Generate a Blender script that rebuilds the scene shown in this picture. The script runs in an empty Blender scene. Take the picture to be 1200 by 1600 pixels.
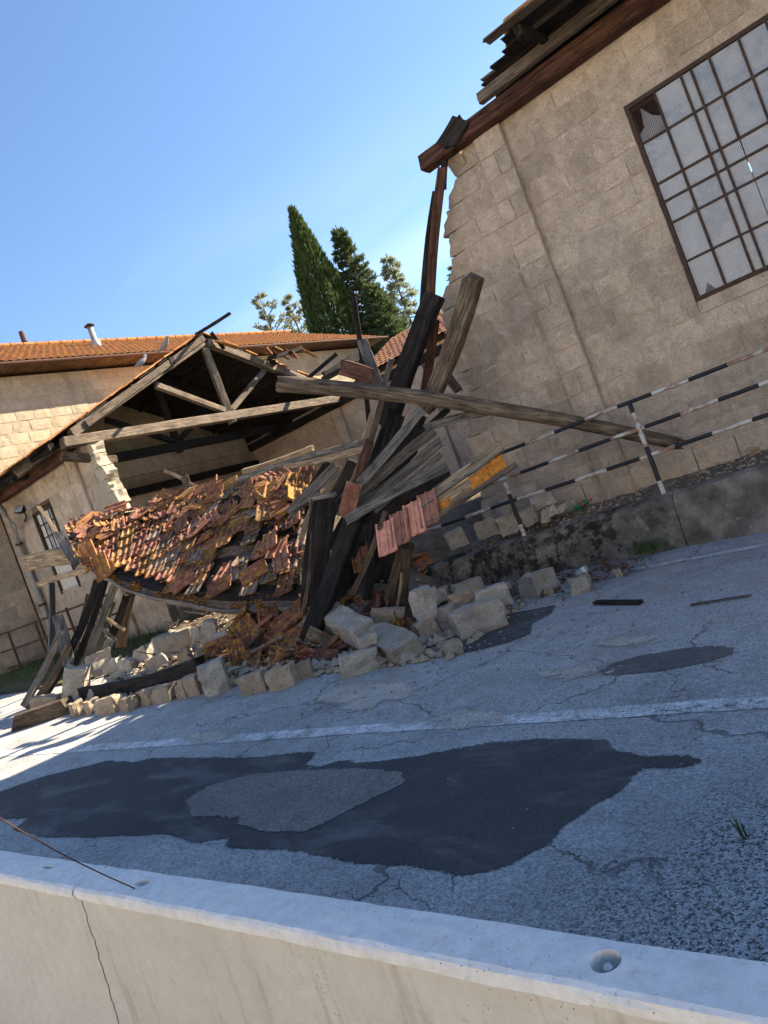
import bpy, bmesh, math, random
from mathutils import Vector, Matrix, noise
rnd = random.Random(7)
D = bpy.data
scene = bpy.context.scene
COL = scene.collection
R_ = math.radians

# ------------------------------------------------------------------ camera
EYE, SLOPE, FPX = 1.6, 0.055, 1200.0          # eye height, road slope (rises towards -X), focal length in photo pixels
PSI, RHO = R_(38.4), R_(20.5)                 # yaw to the left of +Y, roll
Fv = Vector((-math.sin(PSI), math.cos(PSI), 0)); Rv = Vector((math.cos(PSI), math.sin(PSI), 0)); Uv = Vector((0, 0, 1))
cx_ = Rv * math.cos(RHO) - Uv * math.sin(RHO)
cy_ = Rv * math.sin(RHO) + Uv * math.cos(RHO)
cz_ = -Fv
cam_d = D.cameras.new('camera'); cam = D.objects.new('camera', cam_d); COL.objects.link(cam)
cam.matrix_world = Matrix(((cx_.x, cy_.x, cz_.x, 0), (cx_.y, cy_.y, cz_.y, 0), (cx_.z, cy_.z, cz_.z, EYE), (0, 0, 0, 1)))
cam_d.sensor_fit = 'VERTICAL'; cam_d.sensor_height = 32; cam_d.sensor_width = 24; cam_d.lens = 24
cam_d.clip_start = 0.05; cam_d.clip_end = 3000
scene.camera = cam

# ------------------------------------------------------------------ light and sky
SUN_EL, SUN_AZ = R_(31), R_(25)               # azimuth from +Y towards +X: the sun stands behind the halls, to the right
sun_dir = Vector((math.sin(SUN_AZ) * math.cos(SUN_EL), math.cos(SUN_AZ) * math.cos(SUN_EL), math.sin(SUN_EL)))
sd = D.lights.new('sun', 'SUN'); sd.energy = 5.0; sd.angle = R_(0.5); sd.color = (1.0, 0.86, 0.66)
sun = D.objects.new('sun', sd); COL.objects.link(sun)
sun.rotation_euler = sun_dir.to_track_quat('Z', 'Y').to_euler(); sun.location = (10, 30, 30)
W_ = D.worlds.new('World'); scene.world = W_; W_.use_nodes = True
wt = W_.node_tree; wt.nodes.clear()
wo = wt.nodes.new('ShaderNodeOutputWorld'); wb = wt.nodes.new('ShaderNodeBackground')
sky = wt.nodes.new('ShaderNodeTexSky'); sky.sky_type = 'NISHITA'; sky.sun_disc = False
sky.sun_elevation = SUN_EL; sky.sun_rotation = SUN_AZ; sky.altitude = 300; sky.air_density = 1.0; sky.dust_density = 0.1; sky.ozone_density = 3.6
# thin high cloud: noise on the sky dome projected to a flat layer
tc = wt.nodes.new('ShaderNodeTexCoord'); sep = wt.nodes.new('ShaderNodeSeparateXYZ'); wt.links.new(tc.outputs['Generated'], sep.inputs[0])
def wmath(op, a, b=None, clamp=False):
    n = wt.nodes.new('ShaderNodeMath'); n.operation = op; n.use_clamp = clamp
    for i, v in enumerate((a, b)):
        if v is None: continue
        if isinstance(v, (int, float)): n.inputs[i].default_value = v
        else: wt.links.new(v, n.inputs[i])
    return n.outputs[0]
zz = wmath('MAXIMUM', sep.outputs[2], 0.03)
zz = wmath('ADD', zz, 0.12)
ux, uy = wmath('DIVIDE', sep.outputs[0], zz), wmath('DIVIDE', sep.outputs[1], zz)
cmb = wt.nodes.new('ShaderNodeCombineXYZ'); wt.links.new(ux, cmb.inputs[0]); wt.links.new(uy, cmb.inputs[1])
mp = wt.nodes.new('ShaderNodeMapping'); mp.inputs['Rotation'].default_value = (0, 0, R_(-35)); mp.inputs['Scale'].default_value = (0.45, 1.9, 1)
mp.inputs['Location'].default_value = (0.35, 0.55, 0)
wt.links.new(cmb.outputs[0], mp.inputs[0])
cn = wt.nodes.new('ShaderNodeTexNoise'); cn.inputs['Scale'].default_value = 0.75; cn.inputs['Detail'].default_value = 7; cn.inputs['Distortion'].default_value = 0.5
wt.links.new(mp.outputs[0], cn.inputs['Vector'])
cm = wmath('MULTIPLY', wmath('SUBTRACT', cn.outputs[0], 0.50), 4.2, True)
low = wmath('SUBTRACT', 1.0, wmath('MULTIPLY', sep.outputs[2], 2.1), True)
cm = wmath('MULTIPLY', wmath('MULTIPLY', cm, low), 0.75)
mixc = wt.nodes.new('ShaderNodeMix'); mixc.data_type = 'RGBA'
wt.links.new(cm, mixc.inputs[0]); wt.links.new(sky.outputs[0], mixc.inputs[6]); mixc.inputs[7].default_value = (5.6, 5.9, 6.3, 1)
wt.links.new(mixc.outputs[2], wb.inputs[0]); wb.inputs[1].default_value = 0.07
wt.links.new(wb.outputs[0], wo.inputs[0])
scene.cycles.max_bounces = 7; scene.cycles.diffuse_bounces = 4; scene.cycles.glossy_bounces = 3
scene.view_settings.view_transform = 'Standard'; scene.view_settings.look = 'None'
scene.view_settings.exposure = 1.95; scene.view_settings.gamma = 1; scene.view_settings.use_curve_mapping = False

# ------------------------------------------------------------------ placing: a photo pixel and a known plane give a point of the place
def ray(px, py):
    u, v = (px - 600) / FPX, (py - 800) / FPX
    a = u * math.cos(RHO) - v * math.sin(RHO); b = u * math.sin(RHO) + v * math.cos(RHO)
    return Fv + Rv * a - Uv * b
def at(px, py, Y=None, X=None, road=None, t=None):
    d = ray(px, py)
    if Y is not None: t = Y / d.y
    elif X is not None: t = X / d.x
    elif road is not None: t = (EYE - road) / (-d.z - SLOPE * d.x)
    return Vector((0, 0, EYE)) + d * t
def depth(p): return (p - Vector((0, 0, EYE))).dot(Fv)
def mpp(p): return depth(p) / FPX                       # metres per photo pixel at a point
def road_z(x): return -SLOPE * max(-45.0, min(20.0, x))

# ------------------------------------------------------------------ objects
WM = {}
def reg(o, parent=None, M=None):
    M = M or Matrix.Identity(4)
    COL.objects.link(o); WM[o.name] = M
    if parent is not None:
        o.parent = parent; o.matrix_parent_inverse = WM[parent.name].inverted()
    o.matrix_basis = M
    return o
def tag(o, label=None, cat=None, group=None, kind=None):
    if label: o['label'] = label
    if cat:
        o['category'] = cat
        if not kind: o['kind'] = 'thing'
    if group: o['group'] = group
    if kind: o['kind'] = kind
    return o
def thing(name, loc, label, cat, group=None):
    o = D.objects.new(name, None); o.empty_display_size = 0.2
    reg(o, None, Matrix.Translation(loc)); return tag(o, label, cat, group)
def mk_mesh(name, v, f, mat=None, smooth=False):
    m = D.meshes.new(name); m.from_pydata([tuple(q) for q in v], [], f); m.validate(); m.update()
    if mat: m.materials.append(mat)
    if smooth: m.polygons.foreach_set('use_smooth', [True] * len(m.polygons))
    return m
def obj(name, v, f, mat, parent=None, M=None, smooth=False):
    return reg(D.objects.new(name, mk_mesh(name, v, f, mat, smooth)), parent, M)
def inst(name, mesh, parent, M): return reg(D.objects.new(name, mesh), parent, M)
def recalc(m):
    b = bmesh.new(); b.from_mesh(m); bmesh.ops.recalc_face_normals(b, faces=b.faces); b.to_mesh(m); b.free()
class MB:
    def __init__(s): s.v = []; s.f = []
    def add(s, v, f):
        o = len(s.v); s.v += [Vector(q) for q in v]; s.f += [tuple(i + o for i in q) for q in f]
    def box(s, x0, x1, y0, y1, z0, z1):
        s.add([(x0,y0,z0),(x1,y0,z0),(x1,y1,z0),(x0,y1,z0),(x0,y0,z1),(x1,y0,z1),(x1,y1,z1),(x0,y1,z1)],
              [(0,3,2,1),(4,5,6,7),(0,1,5,4),(1,2,6,5),(2,3,7,6),(3,0,4,7)])
    def tube(s, pts, rad, n=10, cap=True):
        pts = [Vector(p) for p in pts]; o = len(s.v)
        for i, p in enumerate(pts):
            d = (pts[min(i+1, len(pts)-1)] - pts[max(i-1, 0)]).normalized()
            ax = Vector((0, 0, 1)) if abs(d.z) < .9 else Vector((1, 0, 0))
            a = d.cross(ax).normalized(); b = d.cross(a)
            r = rad[i] if isinstance(rad, (list, tuple)) else rad
            for k in range(n):
                th = 2 * math.pi * k / n; s.v.append(p + a * (r * math.cos(th)) + b * (r * math.sin(th)))
        for i in range(len(pts) - 1):
            for k in range(n):
                k2 = (k + 1) % n; s.f.append((o+i*n+k, o+i*n+k2, o+(i+1)*n+k2, o+(i+1)*n+k))
        if cap:
            s.f.append(tuple(o + k for k in reversed(range(n)))); s.f.append(tuple(o + (len(pts)-1)*n + k for k in range(n)))
    def lathe(s, prof, n=16):
        o = len(s.v)
        for r, z in prof:
            for k in range(n): s.v.append(Vector((r*math.cos(2*math.pi*k/n), r*math.sin(2*math.pi*k/n), z)))
        for i in range(len(prof)-1):
            for k in range(n):
                k2 = (k+1) % n; s.f.append((o+i*n+k, o+i*n+k2, o+(i+1)*n+k2, o+(i+1)*n+k))
        s.f.append(tuple(o+k for k in reversed(range(n)))); s.f.append(tuple(o+(len(prof)-1)*n+k for k in range(n)))
    def build(s, name, mat, parent=None, M=None, smooth=False):
        o = obj(name, s.v, s.f, mat, parent, M, smooth); recalc(o.data); return o
def frame(p, x, nrm):
    """matrix at p with local x along x and local z as near to nrm as it can be"""
    x = Vector(x).normalized(); y = Vector(nrm).cross(x)
    if y.length < 1e-4: y = Vector((0.3, 0.8, 0.5)).cross(x)
    y.normalize(); z = x.cross(y)
    return Matrix(((x.x, y.x, z.x, p[0]), (x.y, y.y, z.y, p[1]), (x.z, y.z, z.z, p[2]), (0, 0, 0, 1)))

# ------------------------------------------------------------------ materials
class NT:
    def __init__(s, name):
        s.m = D.materials.new(name); s.m.use_nodes = True; s.t = s.m.node_tree; s.t.nodes.clear()
        s.out = s.t.nodes.new('ShaderNodeOutputMaterial'); s.p = s.t.nodes.new('ShaderNodeBsdfPrincipled')
        s.t.links.new(s.p.outputs[0], s.out.inputs[0])
    def put(s, sock, v):
        if isinstance(v, (int, float)): sock.default_value = v
        elif isinstance(v, (tuple, list)):
            sock.default_value = tuple(v) if len(v) == len(sock.default_value) else tuple(v) + (1,)
        else: s.t.links.new(v, sock)
    def node(s, ty, **kw):
        n = s.t.nodes.new(ty)
        for k, v in kw.items(): setattr(n, k, v)
        return n
    def pos(s): return s.node('ShaderNodeNewGeometry').outputs['Position']
    def objco(s): return s.node('ShaderNodeTexCoord').outputs['Object']
    def rand(s): return s.node('ShaderNodeObjectInfo').outputs['Random']
    def math(s, op, a, b=None, c=None, clamp=False):
        n = s.node('ShaderNodeMath', operation=op, use_clamp=clamp)
        for i, v in enumerate((a, b, c)):
            if v is not None: s.put(n.inputs[i], v)
        return n.outputs[0]
    def vadd(s, a, b):
        n = s.node('ShaderNodeVectorMath', operation='ADD'); s.put(n.inputs[0], a); s.put(n.inputs[1], b); return n.outputs[0]
    def scale(s, v, sc, loc=(0,0,0)):
        n = s.node('ShaderNodeMapping'); s.put(n.inputs[0], v); n.inputs['Scale'].default_value = sc; n.inputs['Location'].default_value = loc; return n.outputs[0]
    def noise(s, v, sc, det=5, rough=.55, dist=0):
        n = s.node('ShaderNodeTexNoise'); s.put(n.inputs['Vector'], v); n.inputs['Scale'].default_value = sc
        n.inputs['Detail'].default_value = det; n.inputs['Roughness'].default_value = rough; n.inputs['Distortion'].default_value = dist
        return n.outputs[0]
    def vor(s, v, sc, feat='F1', out=0):
        n = s.node('ShaderNodeTexVoronoi', feature=feat); s.put(n.inputs['Vector'], v); n.inputs['Scale'].default_value = sc; return n.outputs[out]
    def ramp(s, f, *stops):
        n = s.node('ShaderNodeValToRGB'); s.put(n.inputs[0], f); e = n.color_ramp.elements
        while len(e) < len(stops): e.new(0.5)
        for i, (p, c) in enumerate(stops):
            e[i].position = p; e[i].color = (c, c, c, 1) if isinstance(c, (int, float)) else tuple(c) + (1,)
        return n.outputs[0]
    def mix(s, f, a, b, mode='MIX'):
        n = s.node('ShaderNodeMix', data_type='RGBA', blend_type=mode); s.put(n.inputs[0], f); s.put(n.inputs[6], a); s.put(n.inputs[7], b); return n.outputs[2]
    def step(s, v, lo, hi):
        n = s.node('ShaderNodeMapRange', interpolation_type='SMOOTHSTEP'); s.put(n.inputs[0], v); n.inputs[1].default_value = lo; n.inputs[2].default_value = hi; return n.outputs[0]
    def bump(s, *hs):
        tot = None
        for h, st, d in hs:
            k = s.math('MULTIPLY', h, st * d); tot = k if tot is None else s.math('ADD', tot, k)
        n = s.node('ShaderNodeBump'); n.inputs['Strength'].default_value = 1; n.inputs['Distance'].default_value = 1; s.put(n.inputs['Height'], tot)
        s.put(s.p.inputs['Normal'], n.outputs[0])
    def fin(s, col, rough=.9, spec=.2, metal=0):
        s.put(s.p.inputs['Base Color'], col); s.put(s.p.inputs['Roughness'], rough); s.put(s.p.inputs['Specular IOR Level'], spec); s.put(s.p.inputs['Metallic'], metal); return s.m
M = {}
def rvec(n, k=37.0):                                    # a per-object offset for texture coordinates
    r = n.rand(); c = n.node('ShaderNodeCombineXYZ')
    n.put(c.inputs[0], n.math('MULTIPLY', r, k)); n.put(c.inputs[1], n.math('MULTIPLY', r, k * 1.7)); n.put(c.inputs[2], n.math('MULTIPLY', r, k * 2.3)); return c.outputs[0]
def wood(name, dark, mid, light, stain=.45, rough=.85):
    n = NT(name); co = n.vadd(n.objco(), rvec(n))
    g = n.noise(n.scale(co, (1.3, 17, 17)), 2.2, 8, .62, .5)
    g2 = n.noise(n.scale(co, (3, 60, 60)), 2.0, 4, .6)
    col = n.ramp(g, (.30, dark), (.50, mid), (.70, light))
    st = n.step(n.noise(n.vadd(n.pos(), rvec(n, 11)), 2.6, 6, .6), .38, .66)
    col = n.mix(n.math('MULTIPLY', st, stain), col, tuple(q * .35 for q in dark))
    k = n.vor(n.scale(co, (2.2, 9, 9)), 1.0)
    col = n.mix(n.math('MULTIPLY', n.math('SUBTRACT', 1, n.step(k, .03, .14)), .7), col, tuple(q * .3 for q in dark))
    cr = n.math('SUBTRACT', 1, n.step(n.math('ABSOLUTE', n.math('SUBTRACT', n.noise(n.scale(co, (.7, 13, 13)), 1.5, 3, .5), .5)), 0, .016))
    col = n.mix(n.math('MULTIPLY', cr, .75), col, tuple(q * .25 for q in dark))
    hs = n.math('ADD', n.math('MULTIPLY', n.rand(), .5), .75)
    c2 = n.node('ShaderNodeCombineColor'); [n.put(c2.inputs[i], hs) for i in range(3)]
    col = n.mix(1, col, c2.outputs[0], 'MULTIPLY')
    n.bump((g, .6, .012), (g2, .5, .004), (n.math('SUBTRACT', 1, cr), .8, .008)); return n.fin(col, rough, .2)
M['wood_grey'] = wood('weathered_grey_wood', (.065,.058,.052), (.155,.142,.126), (.28,.26,.23), .4)
M['wood_log'] = wood('log_wood', (.055,.04,.028), (.15,.112,.078), (.28,.22,.155), .5)
M['wood_dark'] = wood('dark_wood_and_shade', (.010,.0085,.0075), (.023,.019,.017), (.058,.048,.04), .5)  # black timbers' own tone; also the halls' inner shade put into colour
M['wood_red'] = wood('red_brown_wood', (.045,.02,.013), (.115,.05,.032), (.21,.11,.07), .5)
M['wood_brown'] = wood('brown_wood', (.05,.035,.024), (.12,.085,.058), (.22,.165,.115), .5)
M['wood_pale'] = wood('pale_split_wood', (.17,.12,.075), (.33,.24,.15), (.50,.39,.26), .35)
M['wood_truss'] = wood('truss_wood', (.075,.055,.04), (.165,.125,.09), (.27,.215,.16), .4)

def masonry(name, base, lite, dark, var=.35, smear=.3, grain=1.0):
    n = NT(name); P = n.vadd(n.pos(), rvec(n, 5.0)); G = n.pos()
    a = n.noise(P, 7, 8, .65); b = n.noise(P, 45, 6, .7); big = n.noise(G, 1.1, 5, .6)
    fine = n.noise(P, 110, 4, .75)
    mixv = n.math('ADD', n.math('ADD', n.math('MULTIPLY', a, .38), n.math('MULTIPLY', b, .34)), n.math('MULTIPLY', fine, .28))
    col = n.ramp(mixv, (.36, dark), (.5, base), (.64, lite))
    streak = n.noise(n.scale(G, (1.6, 1.6, .35)), 1.6, 6, .65)
    col = n.mix(n.math('MULTIPLY', n.step(n.math('ADD', n.math('MULTIPLY', big, .5), n.math('MULTIPLY', streak, .5)), .48, .62), .42), col, tuple(q * .5 for q in base))
    sm = n.step(n.noise(G, 6.5, 9, .78, .9), .56, .63)
    col = n.mix(n.math('MULTIPLY', sm, smear), col, tuple(min(.8, q * 1.25) for q in lite))
    pit = n.step(n.vor(n.vadd(P, (3, 1, 2)), 38), .10, .26)
    col = n.mix(n.math('MULTIPLY', n.math('SUBTRACT', 1, pit), .55), col, tuple(q * .4 for q in dark))
    tone = n.math('ADD', n.math('MULTIPLY', n.rand(), var), 1 - var * .5)
    c2 = n.node('ShaderNodeCombineColor'); n.put(c2.inputs[0], tone); n.put(c2.inputs[1], tone); n.put(c2.inputs[2], n.math('MULTIPLY', tone, .99))
    col = n.mix(1, col, c2.outputs[0], 'MULTIPLY')
    n.bump((a, .5, .03 * grain), (b, .75, .014 * grain), (pit, .5, .008 * grain)); return n.fin(col, .95, .1)
M['block'] = masonry('tuff_block', (.44,.355,.275), (.575,.485,.39), (.265,.21,.16), .30, .36)
M['mortar'] = masonry('lime_mortar', (.45,.365,.285), (.57,.48,.39), (.28,.22,.17), 0, .3)
M['block_far'] = masonry('sunlit_tuff_block', (.40,.335,.24), (.50,.43,.32), (.28,.23,.165), .2, .25)  # yellow sunlit tone put into these blocks, unlike the wall's shaded lower part
M['mortar_far'] = masonry('pale_mortar', (.36,.30,.215), (.45,.385,.285), (.25,.205,.15), 0, .3)
M['stone'] = masonry('broken_stone', (.37,.325,.27), (.49,.445,.38), (.22,.185,.15), .3, .4, 1.5)
M['stone_warm'] = masonry('broken_tuff_stone', (.36,.285,.205), (.48,.40,.305), (.20,.16,.12), .3, .3, 1.5)
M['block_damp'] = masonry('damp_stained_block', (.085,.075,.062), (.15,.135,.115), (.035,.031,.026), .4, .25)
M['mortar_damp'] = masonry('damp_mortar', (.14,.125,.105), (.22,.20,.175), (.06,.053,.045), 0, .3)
M['broken_face'] = masonry('fresh_broken_tuff', (.44,.38,.29), (.56,.49,.39), (.29,.245,.18), .25, .3, 1.6)

def concrete_wall():
    n = NT('mossy_concrete'); P = n.pos(); a = n.noise(P, 3, 8, .65); b = n.noise(P, 40, 6, .7); z = n.node('ShaderNodeSeparateXYZ'); n.put(z.inputs[0], P)
    col = n.ramp(a, (.32, (.075,.066,.054)), (.5, (.16,.14,.115)), (.66, (.28,.25,.21)))
    left = n.step(n.math('ADD', z.outputs[0], n.math('MULTIPLY', a, 1.2)), -1.6, -3.2)   # the moss grows where the wall is damp, towards the heap
    blot = n.step(n.noise(P, 4.5, 9, .75), .46, .58)
    col = n.mix(n.math('MULTIPLY', n.math('MULTIPLY', blot, left), .92), col, (.017,.016,.013))
    lich = n.step(n.noise(n.vadd(P, (4, 8, 1)), 6.5, 6, .7), .57, .66)
    col = n.mix(n.math('MULTIPLY', n.math('MULTIPLY', lich, left), .7), col, (.09,.085,.03))
    dots = n.math('SUBTRACT', 1, n.step(n.vor(P, 9), .10, .2))
    col = n.mix(n.math('MULTIPLY', n.math('MULTIPLY', dots, n.step(n.noise(P, 2.4), .5, .6)), .5), col, (.34,.33,.30))
    n.bump((a, .8, .05), (b, .9, .02)); return n.fin(col, .95, .1)
M['retaining'] = concrete_wall()

def asphalt(name, lo, hi, coarse, cracks=True, paint=None, sand=True, under=None):
    n = NT(name); P = n.pos(); sp = n.node('ShaderNodeSeparateXYZ'); n.put(sp.inputs[0], P)
    v1 = n.vor(P, 95, 'F1', 1); r1 = n.node('ShaderNodeSeparateColor'); n.put(r1.inputs[0], v1)
    v2 = n.vor(P, 105, 'F1', 1); r2 = n.node('ShaderNodeSeparateColor'); n.put(r2.inputs[0], v2)
    d2 = n.vor(P, 105)
    big = n.noise(P, .9, 6, .6); mid = n.noise(P, 5, 6, .6)
    sp2 = n.noise(P, 150, 3, .7)
    f = n.math('ADD', n.math('ADD', n.math('MULTIPLY', r1.outputs[0], .42), n.math('MULTIPLY', mid, .42)), n.math('MULTIPLY', n.math('SUBTRACT', sp2, .38), 1.0))
    col = n.ramp(f, (.25, lo), (.85, hi))
    col = n.mix(n.math('MULTIPLY', n.step(big, .45, .65), .25), col, tuple(q * .62 for q in lo))
    worn = None
    if coarse:
        # ravelled surface: pale stones stand in dark binder near the right kerb of the barrier
        ux = n.math('ADD', sp.outputs[0], n.math('MULTIPLY', sp.outputs[1], -.35))
        reg_ = n.math('MULTIPLY', n.step(n.math('ADD', ux, n.math('MULTIPLY', n.noise(P, 2.2, 5, .6), 1.6)), -2.0, -1.0), n.step(n.math('ADD', sp.outputs[1], n.math('MULTIPLY', n.noise(P, 3, 4), .7)), 3.5, 3.1))
        stone = n.math('MULTIPLY', n.step(r2.outputs[0], .16, .28), n.step(n.noise(P, 190, 3, .6), .33, .46))
        rav = n.mix(stone, (.045,.045,.047), n.ramp(r2.outputs[1], (0, (.24,.24,.24)), (1, (.55,.55,.55))))
        col = n.mix(n.math('MULTIPLY', reg_, .9), col, rav); worn = n.math('MULTIPLY', reg_, stone)
    if cracks:
        dv = n.vadd(P, n.scale(n.node('ShaderNodeTexNoise').outputs[1], (0, 0, 0)))
        nz = n.node('ShaderNodeTexNoise'); n.put(nz.inputs['Vector'], P); nz.inputs['Scale'].default_value = 5; nz.inputs['Detail'].default_value = 6
        wv = n.vadd(P, n.scale(nz.outputs[1], (.35, .35, 0)))
        ed = n.vor(n.scale(wv, (.62, .95, 0)), 1.0, 'DISTANCE_TO_EDGE')
        cr = n.math('MULTIPLY', n.math('SUBTRACT', 1, n.step(ed, .001, .008)), n.step(n.noise(P, .8, 3), .44, .56))
        ed2 = n.vor(n.scale(wv, (2.6, 3.6, 0)), 1.0, 'DISTANCE_TO_EDGE')
        cr2 = n.math('MULTIPLY', n.math('SUBTRACT', 1, n.step(ed2, .002, .013)), n.step(n.noise(n.vadd(P, (7, 3, 0)), .75, 3), .55, .64))
        cr = n.math('MAXIMUM', cr, cr2)
        col = n.mix(n.math('MULTIPLY', cr, .6), col, (.045,.042,.04))
    if sand:
        near = n.step(n.math('ADD', sp.outputs[1], n.math('MULTIPLY', n.noise(P, 1.7, 5), 1.4)), 4.4, 6.0)
        dust = n.math('MULTIPLY', n.step(n.noise(n.vadd(P, (2, 9, 0)), 1.6, 7, .7), .5, .68), n.math('ADD', n.math('MULTIPLY', near, .55), .08))
        col = n.mix(dust, col, (.33,.29,.225))
    if lo[0] < .06:                                        # dust and tyre scuffs on the bitumen
        sm = n.math('MULTIPLY', n.step(n.noise(n.scale(P, (1, 2.2, 1)), 1.5, 7, .65, .4), .47, .72), .42); col = n.mix(sm, col, (.26,.25,.235))
        col = n.mix(n.math('MULTIPLY', n.math('SUBTRACT', 1, n.step(n.vor(P, 5), .03, .06)), .6), col, (.38,.36,.33))
    if under:                                              # the patch wears thin towards its rim and the old road shows
        at_ = n.node('ShaderNodeAttribute', attribute_name='rim')
        rag = n.math('ADD', n.math('MULTIPLY', n.noise(P, 7, 5, .6), .55), n.math('MULTIPLY', n.noise(P, 55, 4, .7), .65))
        keep = n.step(n.math('ADD', at_.outputs['Fac'], n.math('MULTIPLY', n.math('SUBTRACT', rag, .6), 1.3)), .32, .42)
        n.put(n.p.inputs['Alpha'], keep)
    if paint:
        keep = n.math('MULTIPLY', n.step(n.noise(P, 7, 9, .8), .36, .62), n.step(n.math('ADD', r1.outputs[0], .0), .12, .2))
        col = n.mix(n.math('MULTIPLY', keep, .85), col, paint)
    hs = [(mid, .3, .01), (r1.outputs[0], .55, .004)]
    if worn is not None: hs.append((worn, .9, .008))
    if cracks: hs.append((n.math('SUBTRACT', 1, cr), .8, .012))
    n.bump(*hs); return n.fin(col, .88, .3)
M['asphalt'] = asphalt('worn_asphalt', (.185,.182,.177), (.545,.537,.526), True)
M['paint'] = asphalt('worn_road_paint', (.26,.255,.25), (.41,.405,.395), False, True, (.80,.795,.78), False)
M['tar'] = asphalt('fresh_bitumen_patch', (.050,.049,.048), (.088,.086,.084), False, False, None, False, ((.20,.196,.19), (.58,.572,.56)))
M['patch_old'] = asphalt('old_gravel_patch', (.11,.10,.088), (.30,.278,.248), False, False, None, False, ((.050,.049,.048), (.088,.086,.084)))
M['sand'] = asphalt('spilled_sand', (.26,.235,.195), (.66,.61,.53), False, False, None, False, True)
M['patch_dark'] = asphalt('dark_gravel_patch', (.075,.07,.066), (.18,.17,.16), False, False, None, False, ((.20,.196,.19), (.58,.572,.56)))

def barrier_mat():
    n = NT('cast_concrete'); P = n.pos(); sp = n.node('ShaderNodeSeparateXYZ'); n.put(sp.inputs[0], P)
    a = n.noise(P, 2.2, 7, .6); b = n.noise(P, 26, 8, .7); g = n.noise(P, 160, 3, .6)
    col = n.ramp(n.math('ADD', n.math('MULTIPLY', a, .6), n.math('MULTIPLY', b, .4)), (.3, (.42,.395,.345)), (.52, (.52,.49,.435)), (.72, (.60,.575,.52)))
    top = n.node('ShaderNodeSeparateXYZ'); n.put(top.inputs[0], n.node('ShaderNodeNewGeometry').outputs['Normal'])
    band = n.step(n.math('ADD', n.math('ADD', sp.outputs[2], n.math('MULTIPLY', sp.outputs[0], SLOPE)), n.math('MULTIPLY', b, .006)), .75 - .031, .75 - .026)   # the cast lip
    t = n.math('MAXIMUM', n.step(top.outputs[2], .45, .9), n.math('MULTIPLY', band, .75))
    col = n.mix(t, col, n.ramp(b, (.3, (.56,.555,.54)), (.7, (.74,.735,.72))))         # paler top: extra sky light put into the concrete's colour
    blot = n.step(n.noise(n.vadd(P, (3, 5, 1)), 34, 6, .75), .55, .66); col = n.mix(n.math('MULTIPLY', blot, .28), col, (.30,.29,.27))
    pore = n.math('MULTIPLY', n.math('SUBTRACT', 1, n.step(n.vor(P, 70), .05, .12)), n.step(n.noise(P, 3.1, 3), .5, .58))
    pz = n.math('SUBTRACT', 1, n.step(n.vor(n.scale(P, (1, 1, .45)), 60), .05, .11)); pore = n.math('MAXIMUM', pore, n.math('MULTIPLY', pz, n.step(n.noise(P, 2.1, 3), .54, .6)))
    col = n.mix(n.math('MULTIPLY', pore, .75), col, (.10,.085,.07))
    run = n.step(n.noise(n.scale(P, (14, 14, 1.1)), 1.0, 5, .6), .56, .72)
    col = n.mix(n.math('MULTIPLY', n.math('MULTIPLY', run, .55), n.math('SUBTRACT', 1, t)), col, (.30,.25,.19))
    # one hairline crack runs down the face
    off = n.math('ADD', n.math('MULTIPLY', n.math('SUBTRACT', n.noise(n.scale(P, (0, 0, 1)), 9, 6, .7), .5), .09), n.math('MULTIPLY', n.math('SUBTRACT', sp.outputs[2], .8), -.02))
    dx = n.math('ABSOLUTE', n.math('SUBTRACT', n.math('ADD', sp.outputs[0], off), CRACK_X))
    cr = n.math('MULTIPLY', n.math('SUBTRACT', 1, n.step(dx, .0012, .0045)), n.step(n.noise(P, 11, 3), .32, .42))
    col = n.mix(n.math('MULTIPLY', cr, .85), col, (.07,.04,.03))
    n.bump((b, .35, .006), (g, .35, .002), (n.math('SUBTRACT', 1, n.math('MAXIMUM', pore, cr)), .8, .006)); return n.fin(col, .85, .25)
CRACK_X = at(130, 1480, Y=0.97).x
M['barrier'] = barrier_mat()

def tile_mat(name, c1, c2, c3, lichen=.6, grey=.5):
    n = NT(name); P = n.vadd(n.pos(), rvec(n, 3)); G = n.pos()
    a = n.noise(P, 9, 7, .65); col = n.ramp(a, (.3, c1), (.5, c2), (.72, c3))
    tone = n.math('ADD', n.math('MULTIPLY', n.rand(), .95), .5); cc = n.node('ShaderNodeCombineColor'); [n.put(cc.inputs[i], tone) for i in range(3)]
    col = n.mix(1, col, cc.outputs[0], 'MULTIPLY')
    dk = n.step(n.noise(P, 4, 6, .7), .5, .62); col = n.mix(n.math('MULTIPLY', dk, .45), col, (.065,.042,.034))
    gr = n.step(n.noise(n.vadd(P, (5, 1, 7)), 17, 6, .7), .56, .64); col = n.mix(n.math('MULTIPLY', gr, grey), col, (.33,.31,.27))
    ye = n.math('MULTIPLY', n.step(n.noise(n.vadd(P, (1, 6, 2)), 13, 6, .7), .50, .57), n.step(n.noise(G, 1.3, 4), .40, .56))
    col = n.mix(n.math('MULTIPLY', ye, lichen), col, (.40,.22,.028))
    n.bump((a, .4, .008), (n.noise(P, 60, 5, .7), .6, .004)); return n.fin(col, .9, .15)
M['tile'] = tile_mat('fallen_terracotta', (.10,.04,.027), (.19,.077,.05), (.30,.14,.095))
M['tile_pink'] = tile_mat('clean_terracotta', (.30,.125,.085), (.42,.19,.135), (.50,.26,.19), .1, .25)
M['tile_far'] = tile_mat('lichened_terracotta', (.27,.115,.05), (.40,.175,.07), (.50,.26,.115), .7, .3)
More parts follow.
